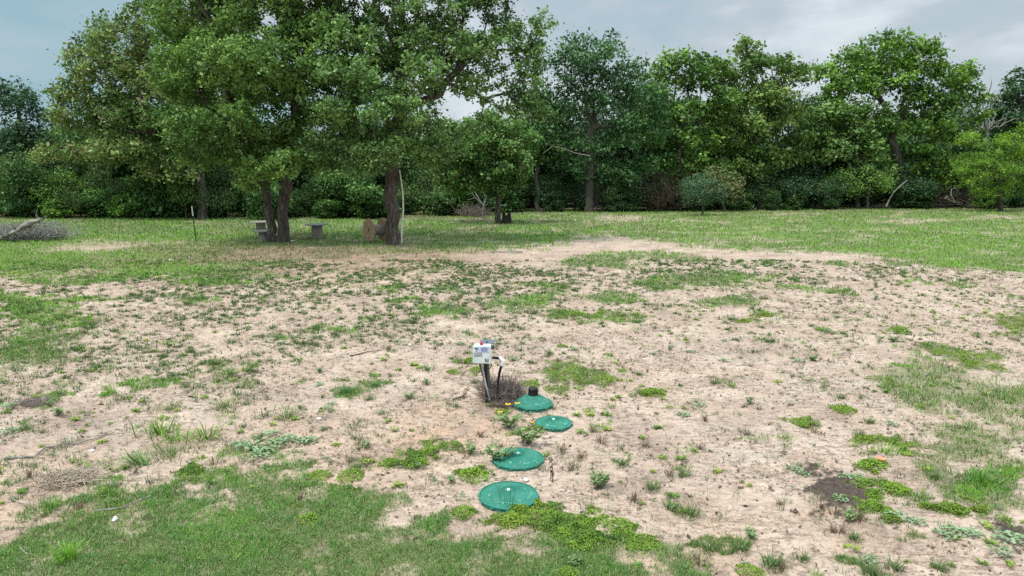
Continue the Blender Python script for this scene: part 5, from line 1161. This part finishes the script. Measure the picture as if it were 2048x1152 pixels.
SP = dict(
 tuft=[(1245,932,1),(1605,1120,.9),(1415,1098,1.3),(1482,1103,1.2),(1338,1013,1.0),(1705,1082,1),(1545,1135,1.4),(1790,1140,1.3),(1740,1145,1.2),(1880,1140,1),(50,858,1),(430,730,1.3),(120,793,1.2),(1305,975,1.3),(1740,845,1.1),(560,690,1),(300,600,1.2),
       (648,860,.9),(1430,770,1.2),(1100,705,1.1),(1680,800,1),(1720,870,1.1),(1870,960,1.3),(950,765,1),(600,818,.8),(505,733,1.1),(205,700,1),(325,712,1),(380,705,1.1),(230,665,1.2),(470,650,1.1),(1380,1030,1.2)],
 leafy=[(1500,1075,1),(1198,975,1.3),(940,905,1.2),(1785,682,1.3),(1760,680,1.1),(1626,720,1.2),(1752,575,1.6),(1750,600,1.3),(1150,1130,.8),(905,965,.8),(520,885,1),(835,935,.8),(730,895,.9),(740,640,1.2),(118,832,1.2),(100,815,1),(640,745,1),(600,725,.8),(1700,1045,.9),(820,800,1.3),(855,770,1),(1340,700,.8),(1500,810,1)],
 dry=[(1640,1020,1.1),(1670,1030,1.3),(1715,1045,1.3),(1680,1065,1.1),(1665,1070,1),(1560,1140,1.1),(1400,900,1),(1200,885,1.2),(1290,895,1.2),(1340,950,1),(1145,940,1),(1125,905,1.4),(1160,915,1),(700,925,1.2),(735,920,1),(730,935,.9),(1500,735,1),(1570,695,1),(1830,690,1),(1370,680,1),(1410,840,1),(1490,870,1),(1630,865,1),(1560,1010,.8),(930,795,1),(160,1015,1.2),(60,955,1.1),(960,870,1),(600,1000,1),(1400,1130,1),(1270,1000,1.2),(430,930,1),(780,700,1),(870,700,1),(1440,640,1),(1185,860,1.2)],
 pale=[(1590,940,.9),(1605,947,.9),(1695,955,1),(1713,950,.9),(1680,1005,1),(1790,1035,1.2),(1830,1045,1.1),(1890,1075,1.2),(1910,1065,1.1),(1945,1073,1.2),(2025,1085,1.5),(2000,1115,1.2),(1740,1125,.9),(20,818,1.2),(15,870,1.3),(650,815,1),(665,808,.9),(545,870,1.3),(500,895,1.6),(530,905,1.6),(560,890,1.5),(600,885,1.3),(640,770,.9),(1400,815,1),(1365,830,1.2),(1810,665,1),(1655,665,1.2),(1450,725,1),(1595,725,1),(1470,680,.9),(1380,705,1),(620,885,1.2),(575,880,1.3),(515,915,1.4),(1150,700,1),(920,690,1.2),(930,665,1.1),(1025,720,1),(1780,855,1),(480,890,1.3)],
 mat=[(1600,846,1.1),(945,956,1.6),(1690,822,1.3),(925,1025,1),(1305,788,1.5),(955,742,1),(945,724,1.2),(1490,645,1.5),(1530,633,1.3),(1800,662,1.4),(1745,932,1.4),(1005,825,1),(1245,740,.8),(1125,692,.9),(620,1040,1),(1130,1150,1),(1500,1140,1),(700,955,1.2),(905,745,.9),(640,950,1.2),(835,925,1.2),(1640,660,1),(1060,768,1.1),(1240,1055,1.2)])
for k, lst in SP.items():
    for (px, py, s) in lst: weed(k, px + rw.uniform(-2, 2), py + rw.uniform(-2, 2), s * rw.uniform(.9, 1.15))
weed('leafy', 1000, 925, 2.1, 'leafy weed spreading over the left edge of the second nearest lid')
weed('leafy', 1058, 888, 2.2, 'tall leafy weed just left of the smallest lid')
weed('leafy', 1018, 856, 2.1, 'leafy weed below the yellow flowers')
weed('leafy', 1342, 1020, .8, 'small leafy weed above the dry tangle on the right sand')
weed('leafy', 1198, 972, 1.5, 'star-shaped leafy weed right of the dead stalk')
# dead stalk
x, y, z = plant_xy(1105, 965); rg_ = np.random.default_rng(8); acc = Acc()
V, F = tube_np(np.array([[0, 0, -.02], [.005, 0, .12], [-.012, 0, .24], [-.02, 0, .33]]), [.007, .006, .005, .002], 6); acc.add(V, F)
for k in range(16):
    zz_ = rg_.uniform(.03, .3); a = rg_.uniform(0, 6.28); p = np.array([-.012 * zz_ / .24, 0, zz_]); V, F = tube_np(np.array([p, p + [math.cos(a) * .018, math.sin(a) * .018, -.012], p + [math.cos(a) * .026, math.sin(a) * .026, -.05]]), [.003, .007, .001], 4); acc.add(V, F)
o = acc.build('dead_stalk', M_STALK); o.location = (x, y, z); tag(o, 'dark brown dead plant stalk standing upright right of the lids', 'dead stalk')
# yellow coneflowers
def flower(px, py, hgt, s, label, lean=0):
    x, y, z = plant_xy(px, py); root = empty('yellow_flower', (x, y, z), label=label, cat='flower')
    m = MB(); m.tube([(0, 0, -.01), (lean * .4, 0, hgt * .5), (lean, 0, hgt)], [.003, .0028, .0025], 5); m.build('stem', M_STEM, root)
    m = MB(); m.lathe([(.012 * s, hgt), (.014 * s, hgt + .007), (.009 * s, hgt + .015), (.002, hgt + .018)], 12, Matrix.Translation((lean, 0, 0))); m.build('flower_centre', M_CORE, root)
    acc = Acc(); n = 11; a = np.arange(n) * 2 * np.pi / n; P = np.stack([lean + np.cos(a) * .026 * s, np.sin(a) * .026 * s, np.full(n, hgt + .001)], 1)
    V, F, Cc = leaves(P, np.stack([np.cos(a) * .25, np.sin(a) * .25, np.ones(n)], 1), np.stack([np.cos(a), np.sin(a), np.full(n, -.25)], 1), .036 * s, .017 * s, np.ones((n, 3)) * .5); acc.add(V, F)
    acc.build('petals', M_PETAL, parent=root)
M_STEM = noisy_mat('flower_stem', [(.3, (.05, .11, .03)), (.6, (.10, .19, .05))], 20, .7, bump=0)
flower(1016, 824, .13, 1.15, 'yellow flower with a dark centre, just left of the capped lid edge')
flower(1033, 824, .14, 1.0, 'yellow flower overlapping the left edge of the capped lid', .01)
flower(1001, 838, .12, .9, 'orange-yellow flower lowest and farthest left of the flower group')
flower(1064, 862, .12, .7, 'yellow flower with a large dark centre above the leafy weed by the smallest lid')
# bird-sized dark opening of the burrow is in the ground sheet; its loose clods
acc = Acc(); bx, by = gxy(921, 785)
for k in range(26):
    a = rg_.uniform(0, 6.28); r = rg_.uniform(.10, .2); s = rg_.uniform(.006, .016); q = np.array([[0, 0, 1], [1, 0, 0], [0, 1, 0], [-1, 0, 0], [0, -1, 0]]) * s * rg_.uniform(.7, 1.3, (5, 1)) + [math.cos(a) * r, math.sin(a) * r * .8, .025]
    acc.add(q, np.array([[0, 1, 2], [0, 2, 3], [0, 3, 4], [0, 4, 1]]))
o = acc.build('soil_clods', M_STALK); o.location = (bx, by, 0); tag(o, 'dark crumbled soil thrown out around the small burrow', 'soil', kind='stuff')
